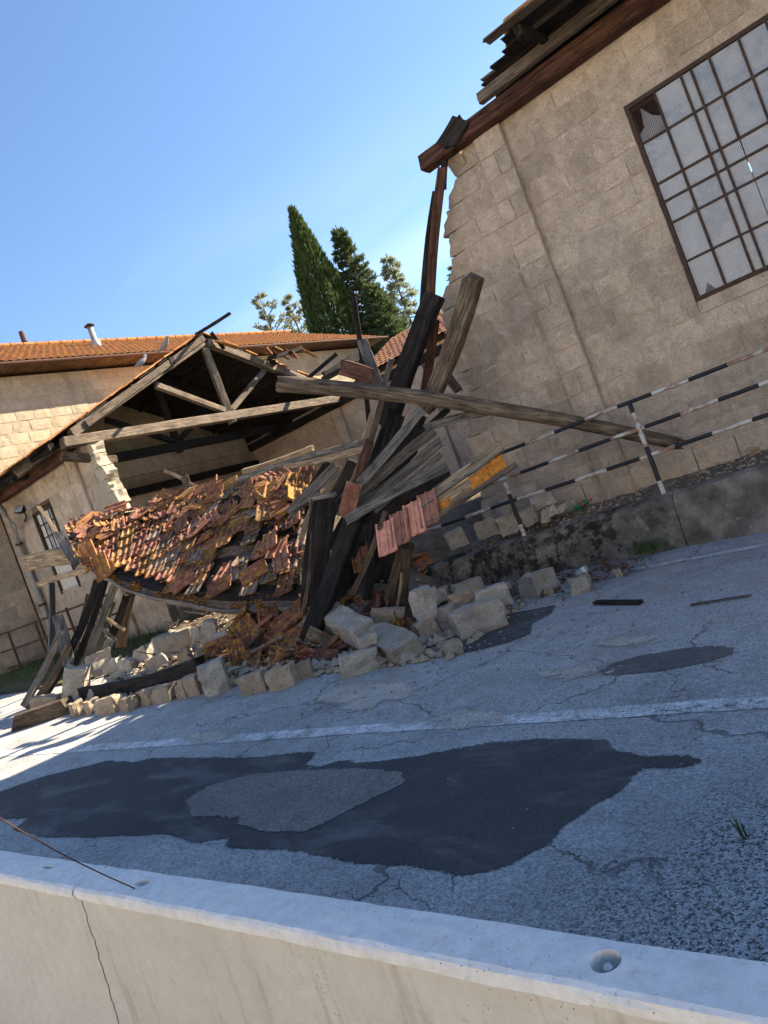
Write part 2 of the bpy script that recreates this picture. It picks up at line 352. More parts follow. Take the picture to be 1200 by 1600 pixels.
def plain(name, col, rough=.6, metal=0, var=.25, sc=20, spec=.3, bump=.003):
    n = NT(name); a = n.noise(n.pos(), sc, 6, .65)
    c = n.ramp(a, (.3, tuple(q * (1 - var) for q in col)), (.7, tuple(min(1, q * (1 + var)) for q in col)))
    n.bump((a, .4, bump)); return n.fin(c, rough, spec, metal)
M['rust'] = plain('rusty_steel', (.085,.042,.03), .85, .2, .4, 30)
M['frame'] = plain('rusty_window_steel', (.06,.038,.03), .85, .1, .4, 25)
M['zinc'] = plain('weathered_zinc', (.33,.33,.31), .55, .4, .25, 8)
M['zinc_lite'] = plain('light_grey_pipe', (.30,.29,.26), .7, .1, .25, 8)
M['black'] = plain('black_paint', (.018,.018,.02), .5, 0, .4, 30)
M['soil'] = plain('dusty_soil', (.17,.14,.105), .98, 0, .35, 7, .05, .03)
M['grass_ground'] = plain('verge_soil', (.10,.095,.05), .98, 0, .45, 6, .05, .03)
M['ground'] = plain('dry_ground', (.42,.37,.29), .98, 0, .25, 1.5, .05, .03)
M['interior'] = plain('dusty_hall_floor', (.20,.175,.145), .98, 0, .3, 3, .05, .03)
M['foam'] = plain('orange_foam', (.47,.185,.035), .95, 0, .5, 22, .1, .03)
M['shutter'] = plain('pale_painted_wood', (.56,.53,.45), .7, 0, .15, 9)
M['leaf_dead'] = plain('dead_leaf', (.15,.07,.04), .9, 0, .6, 60)
M['grass'] = plain('green_grass', (.065,.095,.03), .8, 0, .5, 40)
M['steel'] = plain('galvanised_bolt', (.5,.51,.52), .4, .8, .15, 40)
M['dark_in'] = plain('dark_pocket', (.16,.145,.125), .95, 0, .35, 60)
M['bark'] = plain('tree_bark', (.10,.08,.06), .95, 0, .4, 15, .1, .02)
M['feather'] = plain('grey_feather', (.20,.21,.24), .8, 0, .3, 60)
M['paper_red'] = plain('red_bottle_label', (.42,.05,.05), .6, 0, .2, 60)
def leafm(name, a, b, c):
    n = NT(name); f = n.math('ADD', n.math('MULTIPLY', n.noise(n.pos(), 1.1, 4), .5), n.math('MULTIPLY', n.noise(n.pos(), 7, 3), .5))
    m = n.fin(n.ramp(f, (.3, a), (.5, b), (.7, c)), .75, .25)
    tr = n.node('ShaderNodeBsdfTranslucent'); n.put(tr.inputs[0], n.ramp(f, (.3, b), (.7, c))); mx = n.node('ShaderNodeMixShader'); mx.inputs[0].default_value = .35
    n.t.links.new(n.p.outputs[0], mx.inputs[1]); n.t.links.new(tr.outputs[0], mx.inputs[2]); n.t.links.new(mx.outputs[0], n.out.inputs[0]); return m
M['cypress'] = leafm('cypress_leaf', (.022,.040,.012), (.048,.080,.022), (.088,.125,.036))
M['conifer'] = leafm('conifer_needle', (.030,.048,.022), (.060,.088,.036), (.10,.13,.055))
M['cedar'] = leafm('cedar_needle', (.17,.20,.14), (.24,.28,.19), (.32,.36,.25))
M['fir'] = leafm('silver_fir_needle', (.14,.16,.10), (.22,.24,.15), (.32,.33,.21))
def railm():
    n = NT('striped_rail_paint'); o = n.objco(); sp = n.node('ShaderNodeSeparateXYZ'); n.put(sp.inputs[0], o)
    s = n.math('FRACT', n.math('MULTIPLY', sp.outputs[0], 1 / .79)); band = n.step(s, .498, .502)
    ru = n.step(n.noise(n.vadd(n.scale(n.pos(), (4, 12, 12)), rvec(n, 9)), 1.3, 7, .7), .43, .58)
    white = n.mix(n.math('MULTIPLY', ru, .95), (.50,.48,.44), n.ramp(n.noise(n.pos(), 40, 4), (.3, (.16,.06,.03)), (.7, (.30,.15,.08))))
    blk = n.mix(n.math('MULTIPLY', n.step(n.noise(n.pos(), 18, 6, .7), .6, .68), .6), (.012,.014,.018), (.09,.06,.045))
    n.bump((n.noise(n.pos(), 70, 5, .7), .4, .003)); return n.fin(n.mix(band, blk, white), .6, .35)
M['rail'] = railm()
def glassm():
    n = NT('dusty_wired_glass'); o = n.pos(); sp = n.node('ShaderNodeSeparateXYZ'); n.put(sp.inputs[0], o)
    def grid(c):
        f = n.math('FRACT', n.math('MULTIPLY', c, 1 / .019)); return n.math('SUBTRACT', 1, n.step(n.math('ABSOLUTE', n.math('SUBTRACT', f, .5)), .10, .2))
    g = n.math('MAXIMUM', grid(sp.outputs[0]), grid(sp.outputs[2]))
    dust = n.noise(n.vadd(o, rvec(n, 3)), 2.6, 7, .65)
    col = n.ramp(dust, (.32, (.27,.285,.30)), (.68, (.50,.515,.53)))
    col = n.mix(n.math('MULTIPLY', g, .6), col, (.10,.10,.105))
    n.bump((g, .25, .002), (n.noise(o, 9, 3), .06, .01))
    n.fin(col, n.math('ADD', n.math('MULTIPLY', n.step(dust, .35, .65), .3), .22), .7); n.p.inputs['IOR'].default_value = 1.55
    return n.m
M['glass'] = glassm()
def clear_glass(name, col, tr=.8):
    n = NT(name); n.fin(col, .08, .5); n.p.inputs['Transmission Weight'].default_value = tr; return n.m
M['green_glass'] = clear_glass('green_bottle_plastic', (.03,.22,.07), .5)
M['jar_glass'] = clear_glass('clear_jar_glass', (.65,.75,.72), .7)
M['jar_label'] = plain('white_label', (.62,.66,.62), .6, 0, .1, 60)

# ================================================================== SETTING
def ground():
    xs = [-900, -300, -120, -60, -45, -30, -20, -10, 0, 10, 20, 40, 120, 400, 900]
    ys = [-600, -100, -20, -6, 0, 4, 9, 20, 40, 100, 400, 1500]
    v = [(x, y, road_z(x) - .12) for y in ys for x in xs]; n = len(xs)
    f = [(j*n+i, j*n+i+1, (j+1)*n+i+1, (j+1)*n+i) for j in range(len(ys)-1) for i in range(n-1)]
    tag(obj('ground', v, f, M['ground']), kind='structure')
ground()
def strip(name, x0, x1, y0, y1, dz, mat, nx=30, parent=None, wob=0, y0b=None, y1b=None):
    v = []; f = []
    for i in range(nx + 1):
        k = i / nx; x = x0 + (x1 - x0) * k
        a = y0 + ((y0b if y0b is not None else y0) - y0) * k; b = y1 + ((y1b if y1b is not None else y1) - y1) * k
        a += wob * noise.noise((x * 3, 1.7, 0)); b += wob * noise.noise((x * 3, 8.1, 0))
        v += [(x, a, road_z(x) + dz), (x, b, road_z(x) + dz)]
    f = [(2*i, 2*i+2, 2*i+3, 2*i+1) for i in range(nx)]
    return obj(name, v, f, mat, parent)
road = tag(strip('road', -45, 20, -5.5, 8.25, 0, M['asphalt'], 130), kind='structure')
strip('road_marking', -20, 3, 3.62, 3.78, .004, M['paint'], 200, road, .012, 3.80, 3.95)['label'] = 'worn white lane line along the middle of the road'
strip('road_marking', -3.25, 6, 7.36, 7.47, .004, M['paint'], 120, road, .02, 7.44, 7.56)['label'] = 'worn white edge line near the low wall'
def patch(name, pts, dz, mat, label, inset=.09, parent=road):
    """a sheet over the outline; 'rim' grows from 0 at the outline to 1 well inside, the material wears it ragged"""
    g = [at(px, py, road=dz) for px, py in pts]; P2 = [(p.x, p.y) for p in g]; n = len(P2)
    xs_ = [p[0] for p in P2]; ys_ = [p[1] for p in P2]; st = .045
    x0, y0 = min(xs_) - st, min(ys_) - st; nx, ny = int((max(xs_) - x0) / st) + 2, int((max(ys_) - y0) / st) + 2
    E_ = [(P2[k], P2[(k + 1) % n]) for k in range(n)]
    def sdist(x, y):
        ins = False; best = 9.0
        for (ax_, ay_), (bx_, by_) in E_:
            if (ay_ > y) != (by_ > y) and x < (bx_ - ax_) * (y - ay_) / (by_ - ay_) + ax_: ins = not ins
            dx, dy = bx_ - ax_, by_ - ay_; t = max(0, min(1, ((x - ax_) * dx + (y - ay_) * dy) / (dx * dx + dy * dy + 1e-9)))
            best = min(best, math.hypot(x - ax_ - t * dx, y - ay_ - t * dy))
        return best if ins else -best
    ds = [[sdist(x0 + i * st, y0 + j * st) for i in range(nx + 1)] for j in range(ny + 1)]
    idx = {}; v = []; rim = []; f = []
    def vid(i, j):
        if (i, j) not in idx:
            x, y = x0 + i * st, y0 + j * st; idx[i, j] = len(v); v.append((x, y, road_z(x) + dz)); rim.append(max(0, min(1, .35 + ds[j][i] / inset)))
        return idx[i, j]
    for j in range(ny):
        for i in range(nx):
            if max(ds[j][i], ds[j][i+1], ds[j+1][i], ds[j+1][i+1]) > -inset * .35: f.append((vid(i, j), vid(i+1, j), vid(i+1, j+1), vid(i, j+1)))
    m = mk_mesh(name, v, f, mat); at_ = m.attributes.new('rim', 'FLOAT', 'POINT'); at_.data.foreach_set('value', rim)
    o = inst(name, m, parent, Matrix.Identity(4)); o['label'] = label; return o
patch('asphalt_patch', [(-70,1262),(60,1215),(170,1188),(215,1190),(240,1184),(400,1183),(470,1175),(494,1174),(478,1196),(500,1198),(530,1188),(560,1192),(660,1180),(770,1158),(860,1154),(945,1155),(958,1172),(1000,1180),(1050,1180),(1100,1184),(1090,1196),(1045,1198),(1005,1198),(985,1213),(975,1235),(915,1265),(880,1290),(870,1308),(820,1340),(760,1364),(712,1367),(640,1352),(560,1350),(480,1330),(400,1326),(355,1322),(362,1308),(310,1316),(260,1303),(150,1308),(70,1308),(20,1296),(46,1278),(10,1280),(-70,1290)],
      .004, M['tar'], 'large smooth black bitumen patch with ragged edges', .10)
patch('asphalt_patch', [(288,1250),(330,1225),(400,1208),(470,1203),(560,1200),(628,1206),(634,1222),(600,1240),(560,1258),(520,1280),(480,1298),(420,1300),(370,1288),(375,1275),(300,1276)],
      .008, M['patch_old'], 'pale gravelly patch inside the large black one', .09)
patch('asphalt_patch', [(928,1052),(955,1037),(1000,1024),(1060,1014),(1120,1009),(1148,1012),(1140,1024),(1090,1038),(1020,1050),(960,1055)], .004, M['patch_dark'], 'slim lens-shaped dark patch beyond the lane line', .05)
patch('asphalt_patch', [(690,1025),(722,985),(790,960),(868,945),(862,958),(830,975),(830,990),(790,1005),(740,1018)], .004, M['tar'], 'black patch beside the fallen stone blocks', .08)

for cx, cy, rx, ry, lab in ((728,1122,52,16,'pale gravelly spill lying on the lane line'), (985,1000,48,10,'pale scuffed spot beyond the lane line'), (575,1085,75,22,'sandy smear in front of the squared grey stone'), (895,1050,55,9,'sandy smear at the left tip of the lens-shaped patch'), (330,1150,36,10,'pale broken spot left along the lane line')):
    patch('sand_spill', [(cx + rx * math.cos(k * .524) * (1 + .2 * math.sin(k * 2.3)), cy + ry * math.sin(k * .524) * (1 + .2 * math.cos(k * 1.7)) - .10 * rx * math.cos(k * .524)) for k in range(12)], .0068, M['sand'], lab, .55)
# ledge and interior floor behind the low wall
mb = MB(); mb.box(-13.6, 15, 8.42, 18.3, -1.0, .70)
tag(mb.build('hall_floor', M['interior']), kind='structure')
def rough_sheet(name, x0, x1, y0, y1, nx, ny, zf, mat, parent=None):
    v = []; f = []
    for j in range(ny + 1):
        for i in range(nx + 1):
            x = x0 + (x1-x0)*i/nx; y = y0 + (y1-y0)*j/ny; v.append((x, y, zf(x, y)))
    n = nx + 1
    for j in range(ny):
        for i in range(nx): f.append((j*n+i, j*n+i+1, (j+1)*n+i+1, (j+1)*n+i))
    return obj(name, v, f, mat, parent, None, True)
tag(rough_sheet('ledge', -6.2, 3, 8.38, 9.32, 110, 14, lambda x, y: .715 + .07*max(0, y-8.6) + .03*noise.noise((x*3, y*3, 0)) + .015*noise.noise((x*14, y*14, 2)), M['soil']), kind='structure')
tag(rough_sheet('verge', -19, -12.4, 6.6, 9.6, 60, 26, lambda x, y: road_z(x) + .03 + .10*max(0, min(1, (y-7.0)/.6)) + .04*noise.noise((x*3, y*3, 0)), M['grass_ground']), kind='structure')

# ================================================================== LOW RETAINING WALL
rw = thing('retaining_wall', (-5, 8.1, .2), 'low mossy concrete wall with black damp stains below the striped railing', 'wall')
segs = [-13.4, -11.8, -10.1, -8.6, -7.0, -5.5, -4.2, -2.75, -1.35, .1, 1.7, 3.3, 5, 8, 14]
for a, b in zip(segs[:-1], segs[1:]):                        # the cast bays one can see the joints of
    v = []; f = []; nx, nz = max(6, int((b-a)/.12)), 7
    for j in range(nz + 3):
        for i in range(nx + 1):
            x = a + .004 + (b - a - .008) * i / nx; z0 = min(.5, road_z(x)) - .1
            if j <= nz:
                k = j / nz; z = z0 + (.72 - z0) * k; y = 8.02 + .10 * k
                y += .035 * noise.noise((x*2.5, z*4, 1)) + .022 * noise.noise((x*9, z*9, 4)) + (.025 if j == nz else 0)
                if j == nz: z -= .015 + .02 * abs(noise.noise((x*6, 3, 3)))
            elif j == nz + 1: y, z = 8.24, .73 + .012 * noise.noise((x*5, 2, 2))
            else: y, z = 8.46, .725
            v.append((x, y, z))
    n = nx + 1
    for j in range(nz + 2):
        for i in range(nx): f.append((j*n+i, j*n+i+1, (j+1)*n+i+1, (j+1)*n+i))
    obj('wall_bay', v, f, M['retaining'], rw, None, False)

# ================================================================== MASONRY
def block_meshes(nvar, mat, seed, prefix='block'):
    out = []; r = random.Random(seed)
    for k in range(nvar):
        v = []; f = []; nx, nz = 3, 2; idx = {}
        for side in (0, 1):
            for j in range(nz + 1):
                for i in range(nx + 1):
                    ex = i in (0, nx); ez = j in (0, nz)
                    x = i/nx - .5 + (r.uniform(-.006, .006)); z = j/nz - .5 + r.uniform(-.010, .010)
                    y = (-.5 if side == 0 else .5); inn = (.022 if (ex or ez) else 0) + (.02 if ex and ez else 0) + r.uniform(-.012, .018)
                    if ex and ez and r.random() < .25: inn += .04; x *= .97; z *= .95
                    y += inn if side == 0 else -inn
                    idx[side, i, j] = len(v); v.append((x, y, z))
        for j in range(nz):
            for i in range(nx):
                f.append((idx[0,i,j], idx[0,i+1,j], idx[0,i+1,j+1], idx[0,i,j+1])); f.append((idx[1,i,j], idx[1,i,j+1], idx[1,i+1,j+1], idx[1,i+1,j]))
        for i in range(nx):
            f.append((idx[0,i,0], idx[1,i,0], idx[1,i+1,0], idx[0,i+1,0])); f.append((idx[0,i,nz], idx[0,i+1,nz], idx[1,i+1,nz], idx[1,i,nz]))
        for j in range(nz):
            f.append((idx[0,0,j], idx[0,0,j+1], idx[1,0,j+1], idx[1,0,j])); f.append((idx[0,nx,j], idx[1,nx,j], idx[1,nx,j+1], idx[0,nx,j+1]))
        out.append(mk_mesh(prefix, v, f, mat))
    return out
BLK = block_meshes(8, M['block'], 3); BLKF = block_meshes(6, M['block_far'], 5); BRK = block_meshes(5, M['broken_face'], 9)
def ragged(s, e, za, hh, f0, f1, thick, r, mat, gap):
    v = []; f = []; nx, nz, ny = 3, 4, 3; idx = {}
    for y in range(ny + 1):
        for j in range(nz + 1):
            z = za + gap / 2 + (hh - gap) * j / nz
            x0 = f0(z) + .035 * noise.noise((z * 9, y * 1.9, 1)) + .03 * r.uniform(-1, 1) if f0 else s + gap / 2
            x1 = f1(z) + .035 * noise.noise((z * 9, y * 1.9, 2)) + .03 * r.uniform(-1, 1) if f1 else e - gap / 2
            if x1 - x0 < .05: x0, x1 = (x1 - .05, x1) if f0 else (x0, x0 + .05)
            for i in range(nx + 1):
                idx[i, y, j] = len(v); edge = i in (0, nx) or j in (0, nz)
                v.append((x0 + (x1 - x0) * i / nx, thick * y / ny + (.006 if y == 0 and edge else 0) + (r.uniform(-.004, .004) if y == 0 else 0), z))
    for y in range(ny):
        for j in range(nz):
            for i in (0, nx): f.append((idx[i,y,j], idx[i,y+1,j], idx[i,y+1,j+1], idx[i,y,j+1]))
        for i in range(nx):
            for j in (0, nz): f.append((idx[i,y,j], idx[i+1,y,j], idx[i+1,y+1,j], idx[i,y+1,j]))
    for j in range(nz):
        for i in range(nx):
            for y in (0, ny): f.append((idx[i,y,j], idx[i+1,y,j], idx[i+1,y,j+1], idx[i,y,j+1]))
    m = mk_mesh('block', v, f, mat); recalc(m); return m
def wall(parent, P0, ax, nrm, L, z0, z1, thick, h, bl, spans, meshes, core_mat, seed, name='wall', jit=.004, gap=.018, endm=None, blocks=True, pname='block'):
    """coursed block wall. P0: start on the outer face; ax: direction along; nrm: outward normal; spans(zmid, k) -> list of (s0, s1, ragged0, ragged1)"""
    r = random.Random(seed); ax = Vector(ax); nr = Vector(nrm); P0 = Vector(P0); nc = max(1, round((z1 - z0) / h)); hh = (z1 - z0) / nc
    core = MB(); todo = []
    for k in range(nc):
        za = z0 + hh * k; zm = za + hh / 2
        for s0, s1, r0, r1 in spans(zm, k):
            if s1 - s0 < .06: continue
            i0 = s0 + (.16 if r0 else 0.0); i1 = s1 - (.16 if r1 else 0.0)
            if i1 - i0 > .05:
                pts = [P0 + ax*s + nr*(-d) + Vector((0,0,z)) for z in (za - P0.z * 0, za + hh) for s, d in ((i0,.014),(i1,.014),(i1,thick-.014),(i0,thick-.014))]
                core.add(pts, [(0,3,2,1),(4,5,6,7),(0,1,5,4),(1,2,6,5),(2,3,7,6),(3,0,4,7)])
            s = s0; first = True
            while s < s1 - .02:
                l = bl * r.uniform(.86, 1.14)
                if first and not r0: l *= (.55 if k % 2 else 1.0)
                if s1 - (s + l) < bl * .35: l = s1 - s
                last = s + l >= s1 - .021
                todo.append((s, min(s + l, s1), za, hh, (r0 if first and r0 else 0), (r1 if last and r1 else 0))); first = False; s += l
    c = core.build(name, core_mat, parent)
    if blocks:
        for s, e, za, hh_, b0, b1 in todo:
            if b0 or b1:
                inst(pname, ragged(s, e, za, hh_, b0, b1, thick, r, (endm or meshes)[0].materials[0], gap), c, Matrix.Translation(P0) @ Matrix(((ax.x, -nr.x, 0, 0), (ax.y, -nr.y, 0, 0), (0, 0, 1, 0), (0, 0, 0, 1)))); continue
            ln = e - s - gap; cc = P0 + ax*((s+e)/2) + nr*(-thick/2 + r.uniform(-jit, jit)) + Vector((0, 0, za + hh_/2))
            Mx = Matrix.Translation(cc) @ Matrix(((ax.x, -nr.x, 0, 0), (ax.y, -nr.y, 0, 0), (0, 0, 1, 0), (0, 0, 0, 1))) @ Matrix.Rotation(r.uniform(-.003, .003), 4, 'Y') @ Matrix.Diagonal((ln, thick + .004, hh_ - gap * r.uniform(.6, 1.3), 1))
            inst(pname, r.choice(meshes), c, Mx)
    return c
FY = 9.3                                                    # the halls' street front
# --- right hall
hr = thing('hall', (2, 9.3, .7), 'standing right end of the block-built hall with the big barred window', 'building', 'standing ends of the collapsed hall')
WX0, WX1, WZ0, WZ1 = -2.13, .15, 2.58, 4.91
edge_pts = [(.7, -5.75), (1.6, -5.6), (2.3, -5.45), (2.83, -5.22), (3.3, -5.28), (4.0, -5.14), (4.35, -4.82), (4.75, -4.75), (4.95, -4.62), (5.15, -4.5), (5.3, -4.35), (5.7, -3.98)]
def interp(t, z):
    for (a, xa), (b, xb) in zip(t[:-1], t[1:]):
        if z <= b: return xa + (xb - xa) * max(0, (z - a)) / (b - a)
    return t[-1][1]
XR = 1.9
def sp_right(z, k):
    o = -5.8; jg = rnd.uniform(-.05, .05); fn = lambda q: interp(edge_pts, q) + jg - o
    x0 = fn(z)
    if WZ0 < z < WZ1: return [(x0, WX0 - o, fn, False), (WX1 - o, XR - o, False, False)]
    return [(x0, XR - o, fn, False)]
wr = wall(hr, (-5.8, FY, 0), (1, 0, 0), (0, -1, 0), 8, .70, 5.62, .30, .29, .42, sp_right, BLK, M['mortar'], 21, 'facade_wall', .006)
mb = MB(); mb.box(XR + .003, 14, FY + .003, FY + .30, .70, 5.6); mb.build('facade_wall', M['block'], hr)
# pilaster courses, 7 cm proud
wall(hr, (-3.90, FY - .075, 0), (1, 0, 0), (0, -1, 0), .40, .70, 5.58, .074, .29, .40, lambda z, k: [(0, .385, False, False)], BLK, M['mortar'], 22, 'pilaster', .003)
mb = MB(); mb.box(-5.3, 14, 17.8, 18.1, .7, 5.4); mb.build('rear_wall', M['block'], hr)
mb = MB(); mb.box(13.7, 14, 9.62, 17.79, .7, 5.5); mb.add([(13.7,9.62,5.5),(13.7,17.79,5.5),(13.7,13.6,7.3),(14,9.62,5.5),(14,17.79,5.5),(14,13.6,7.3)], [(0,1,2),(3,5,4),(0,3,4,1),(1,4,5,2),(2,5,3,0)]); mb.build('end_wall', M['block'], hr)
hh_ = (5.62 - .70) / round((5.62 - .70) / .29); k0 = int((WZ0 - .70) / hh_); k1 = int((WZ1 - .70) / hh_)
for za_, zb_ in ((.70 + hh_ * k0, WZ0), (WZ1, .70 + hh_ * (k1 + 1))):
    lo_ = .70 + hh_ * k0 if za_ < WZ0 else None
    mb = MB(); mb.box(WX0 + .004, WX1 - .004, FY + .004, FY + .296, za_ + .003, zb_ - .003); mb.build('sill' if zb_ == WZ0 else 'lintel', M['mortar'], hr)
# rough plinth band, render patches on the lower wall
mb = MB()
for i in range(16):
    a = -5.6 + i * .48; mb.box(a, a + .465, FY - .03, FY + .01, .70, 1.02 + .02 * (i % 3))
mb.build('plinth', M['mortar'], hr)
# window: frame, bars, panes
win = D.objects.new('window', None); reg(win, hr, Matrix.Translation((-1, FY, 3.7)))
mb = MB(); fw = .045
for a in ((WX0, WX0+fw, WZ0, WZ1), (WX1-fw, WX1, WZ0, WZ1), (WX0+fw, WX1-fw, WZ0, WZ0+fw), (WX0+fw, WX1-fw, WZ1-fw, WZ1)): mb.box(a[0], a[1], FY-.012, FY+.06, a[2], a[3])
mb.build('window_frame', M['frame'], win)
VX = [-1.795, -1.495, -1.385, -1.19, -.89, -.62, -.33, -.07]; HZ = [3.04, 3.50, 3.75, 3.96, 4.44]
for i, x in enumerate(VX):
    lo, hi = (WZ0 + fw, WZ1 - fw)
    if i == 3: lo = 3.98
    if i == 2: hi = 4.9 - fw
    mb = MB(); mb.box(x-.013, x+.013, FY-.004, FY+.035, lo, hi); mb.build('glazing_bar', M['frame'], win)
for z in HZ:
    mb = MB(); mb.box(WX0+fw, WX1-fw, FY+.001, FY+.03, z-.013, z+.013); mb.build('glazing_bar', M['frame'], win)
xs = [WX0 + fw] + VX + [WX1 - fw]; zs = [WZ0 + fw] + HZ + [WZ1 - fw]
for i in range(len(xs) - 1):
    for j in range(len(zs) - 1):
        x0, x1, z0, z1 = xs[i] + .006, xs[i+1] - .006, zs[j] + .006, zs[j+1] - .006
        ty, tx = rnd.uniform(-.004, .004), rnd.uniform(-.004, .004)
        y = FY + .018
        if (i, j) == (0, 5):                                # broken pane: only the lower shard is left
            v = [(x0, y, z0), (x1, y, z0), (x1, y, z0 + .16), (x0 + .19, y, z0 + .22), (x0 + .10, y, z0 + .36), (x0 + .07, y, z0 + .15), (x0, y, z0 + .10)]
        elif (i, j) == (0, 2): v = [(x0, y, z0), (x1 - .09, y, z0), (x1, y, z0 + .07), (x1, y, z1), (x0, y, z1)]
        elif (i, j) == (0, 0): v = [(x0, y, z0), (x0 + .06, y, z0), (x0 + .12, y, z0 + .10), (x1 - .1, y, z0), (x1, y, z0), (x1, y, z1), (x0, y, z1)]
        else: v = [(x0, y + tx, z0), (x1, y - tx, z0), (x1, y - ty, z1), (x0, y + ty, z1)]
        n = len(v); v2 = v + [(a, b + .004, c) for a, b, c in v]
        f = [tuple(range(n)), tuple(reversed(range(n, 2*n)))] + [(q, q + n, (q+1) % n + n, (q+1) % n) for q in range(n)]
        o = obj('pane', v2, f, M['glass'], win); recalc(o.data)
# chicken wire over the broken pane
mb = MB(); x0, x1, z0, z1 = xs[0], xs[1], zs[5], zs[6]
k = x0
while k < x1: mb.box(k, k + .003, FY - .0075, FY - .005, z0, z1); k += .02
k = z0
while k < z1: mb.box(x0, x1, FY - .0078, FY - .0055, k, k + .003); k += .02
mb.build('wire_mesh', M['rust'], win)

# ================================================================== TIMBER
def beam_mesh(L, w, h, seed, mat, log=False, taper=1.0, bend=(0, 0), seg=None, jit=.05, split=0.0):
    r = random.Random(seed); seg = seg or max(4, min(16, int(L / .25))); v = []; f = []
    if log: ring = [(math.cos(2*math.pi*k/14), math.sin(2*math.pi*k/14)) for k in range(14)]
    else:
        c = .86; ring = [(-1,-c),(-c,-1),(0,-1),(c,-1),(1,-c),(1,0),(1,c),(c,1),(0,1),(-c,1),(-1,c),(-1,0)]
    n = len(ring); sx = r.uniform(0, 99)
    for i in range(seg + 1):
        k = i / seg; x = (k - .5) * L; q = 4 * k * (1 - k); s = 1 + (taper - 1) * k
        for (a, b) in ring:
            d = 1 + jit * noise.noise((x * 1.7 + sx, a * 1.3, b * 1.3)) + jit * .5 * noise.noise((x * 7 + sx, a * 2, b * 2))
            e = 0
            if i in (0, seg): e = (noise.noise((a * 2 + sx, b * 2, i)) * (.25 * w + split * w)) * 1.0 + (split * w * 2.4 * noise.noise((a * 3.1 + sx * 2, b * 3.1, i + 7)) if split else 0)
            v.append((x + e, a * w / 2 * d * s + bend[0] * (q - .5), b * h / 2 * d * s + bend[1] * (q - .5)))
    for i in range(seg):
        for k in range(n):
            k2 = (k + 1) % n; f.append((i*n+k, i*n+k2, (i+1)*n+k2, (i+1)*n+k))
    f.append(tuple(reversed(range(n)))); f.append(tuple(seg*n + k for k in range(n)))
    m = mk_mesh('timber', v, f, mat)
    if log: m.polygons.foreach_set('use_smooth', [len(p.vertices) == 4 for p in m.polygons])
    return m
SEED = [100]
def beam(name, p0, p1, w, h, mat, label=None, cat=None, parent=None, roll=None, group=None, **kw):
    """a timber from p0 to p1; w is the width seen from the street, h the depth"""
    SEED[0] += 1; r = random.Random(SEED[0]); p0 = Vector(p0); p1 = Vector(p1); mid = (p0 + p1) / 2
    m = beam_mesh((p1 - p0).length, w, h, SEED[0], M[mat], **kw); m.name = name
    Mx = frame(mid, p1 - p0, (Vector((0, 0, EYE)) - mid)) @ Matrix.Rotation(R_(r.uniform(-16, 16) if roll is None else roll), 4, 'X')
    o = inst(name, m, parent, Mx); return tag(o, label, cat, group)
def pbeam(name, a, b, wpx, hpx, mat, label, cat='beam', **kw):
    """timber given by two (pixel x, pixel y, distance Y) ends"""
    p0 = at(a[0], a[1], Y=a[2]); p1 = at(b[0], b[1], Y=b[2]); s = (mpp(p0) + mpp(p1)) / 2
    r = random.Random(int(a[0] * 7 + a[1])); kw.setdefault('split', .16); kw.setdefault('jit', .09); kw.setdefault('bend', (r.uniform(-.028, .028) * (p1-p0).length, r.uniform(-.02, .02) * (p1-p0).length))
    return beam(name, p0, p1, wpx * s, hpx * s, mat, label, cat, **kw)

# right hall: wall plate, purlin, rafters, eave boards, roof
def abeam(name, x0, y0, z0, x1, y1, z1, w, h, mat, parent, **kw):        # axis-true member: w horizontal, h vertical
    SEED[0] += 1; p0, p1 = Vector((x0,y0,z0)), Vector((x1,y1,z1))
    m = beam_mesh((p1-p0).length, w, h, SEED[0], M[mat], **kw); m.name = name
    return inst(name, m, parent, frame((p0+p1)/2, p1-p0, (0,0,1)))
abeam('wall_plate', -4.62, 9.18, 5.68, 4, 9.18, 5.72, .22, .20, 'wood_red', hr, jit=.04, seg=30)
abeam('wall_plate', 4.02, 9.18, 5.72, 14, 9.18, 5.72, .22, .20, 'wood_red', hr)
abeam('purlin', -3.55, 9.02, 5.86, 5, 8.92, 6.02, .10, .13, 'wood_truss', hr, jit=.06, seg=26)
PIT = .425
abeam('dark_gap_filler', -3.45, 9.33, 5.90, 13.9, 9.33, 5.93, .06, .27, 'wood_dark', hr, seg=20)  # added dark strip; keeps bright sky out of the gap above the plate
def roof_r(y): return 5.98 + PIT * (y - 9.3) if y < 13.55 else 5.98 + PIT * (13.55 - 9.3) - PIT * (y - 13.55)
for i, x in enumerate([-2.55, -1.75, -.9, 0, .9, 1.8, 2.7, 3.6, 5, 7, 9, 11, 13]):
    y0 = [8.12, 8.0, 8.05][i % 3]
    abeam('rafter', x, y0, roof_r(y0) + .16 * max(0, 9.3 - y0) * 1.6, x - .05, 9.6, roof_r(9.6) - .02, .09, .11, 'wood_dark', hr)
    abeam('rafter', x, 9.62, roof_r(9.6) - .02, x - .05, 13.5, roof_r(13.5) - .05, .09, .11, 'wood_dark', hr)
for i in range(8):                                          # eave boards, ends broken at different lengths
    y = 8.0 + i * .17; zl = roof_r(y) + .16 * max(0, 9.3 - y) * 1.6 + .075
    x0 = [-2.86, -2.66, -2.80, -2.72, -2.95, -3.2, -3.42, -3.5][i]
    abeam('eave_board', x0, y, zl, 4.5, y, zl + .01, .155, .022, 'wood_dark' if i % 3 else 'wood_brown', hr, jit=.05, seg=16)
rr = MB()
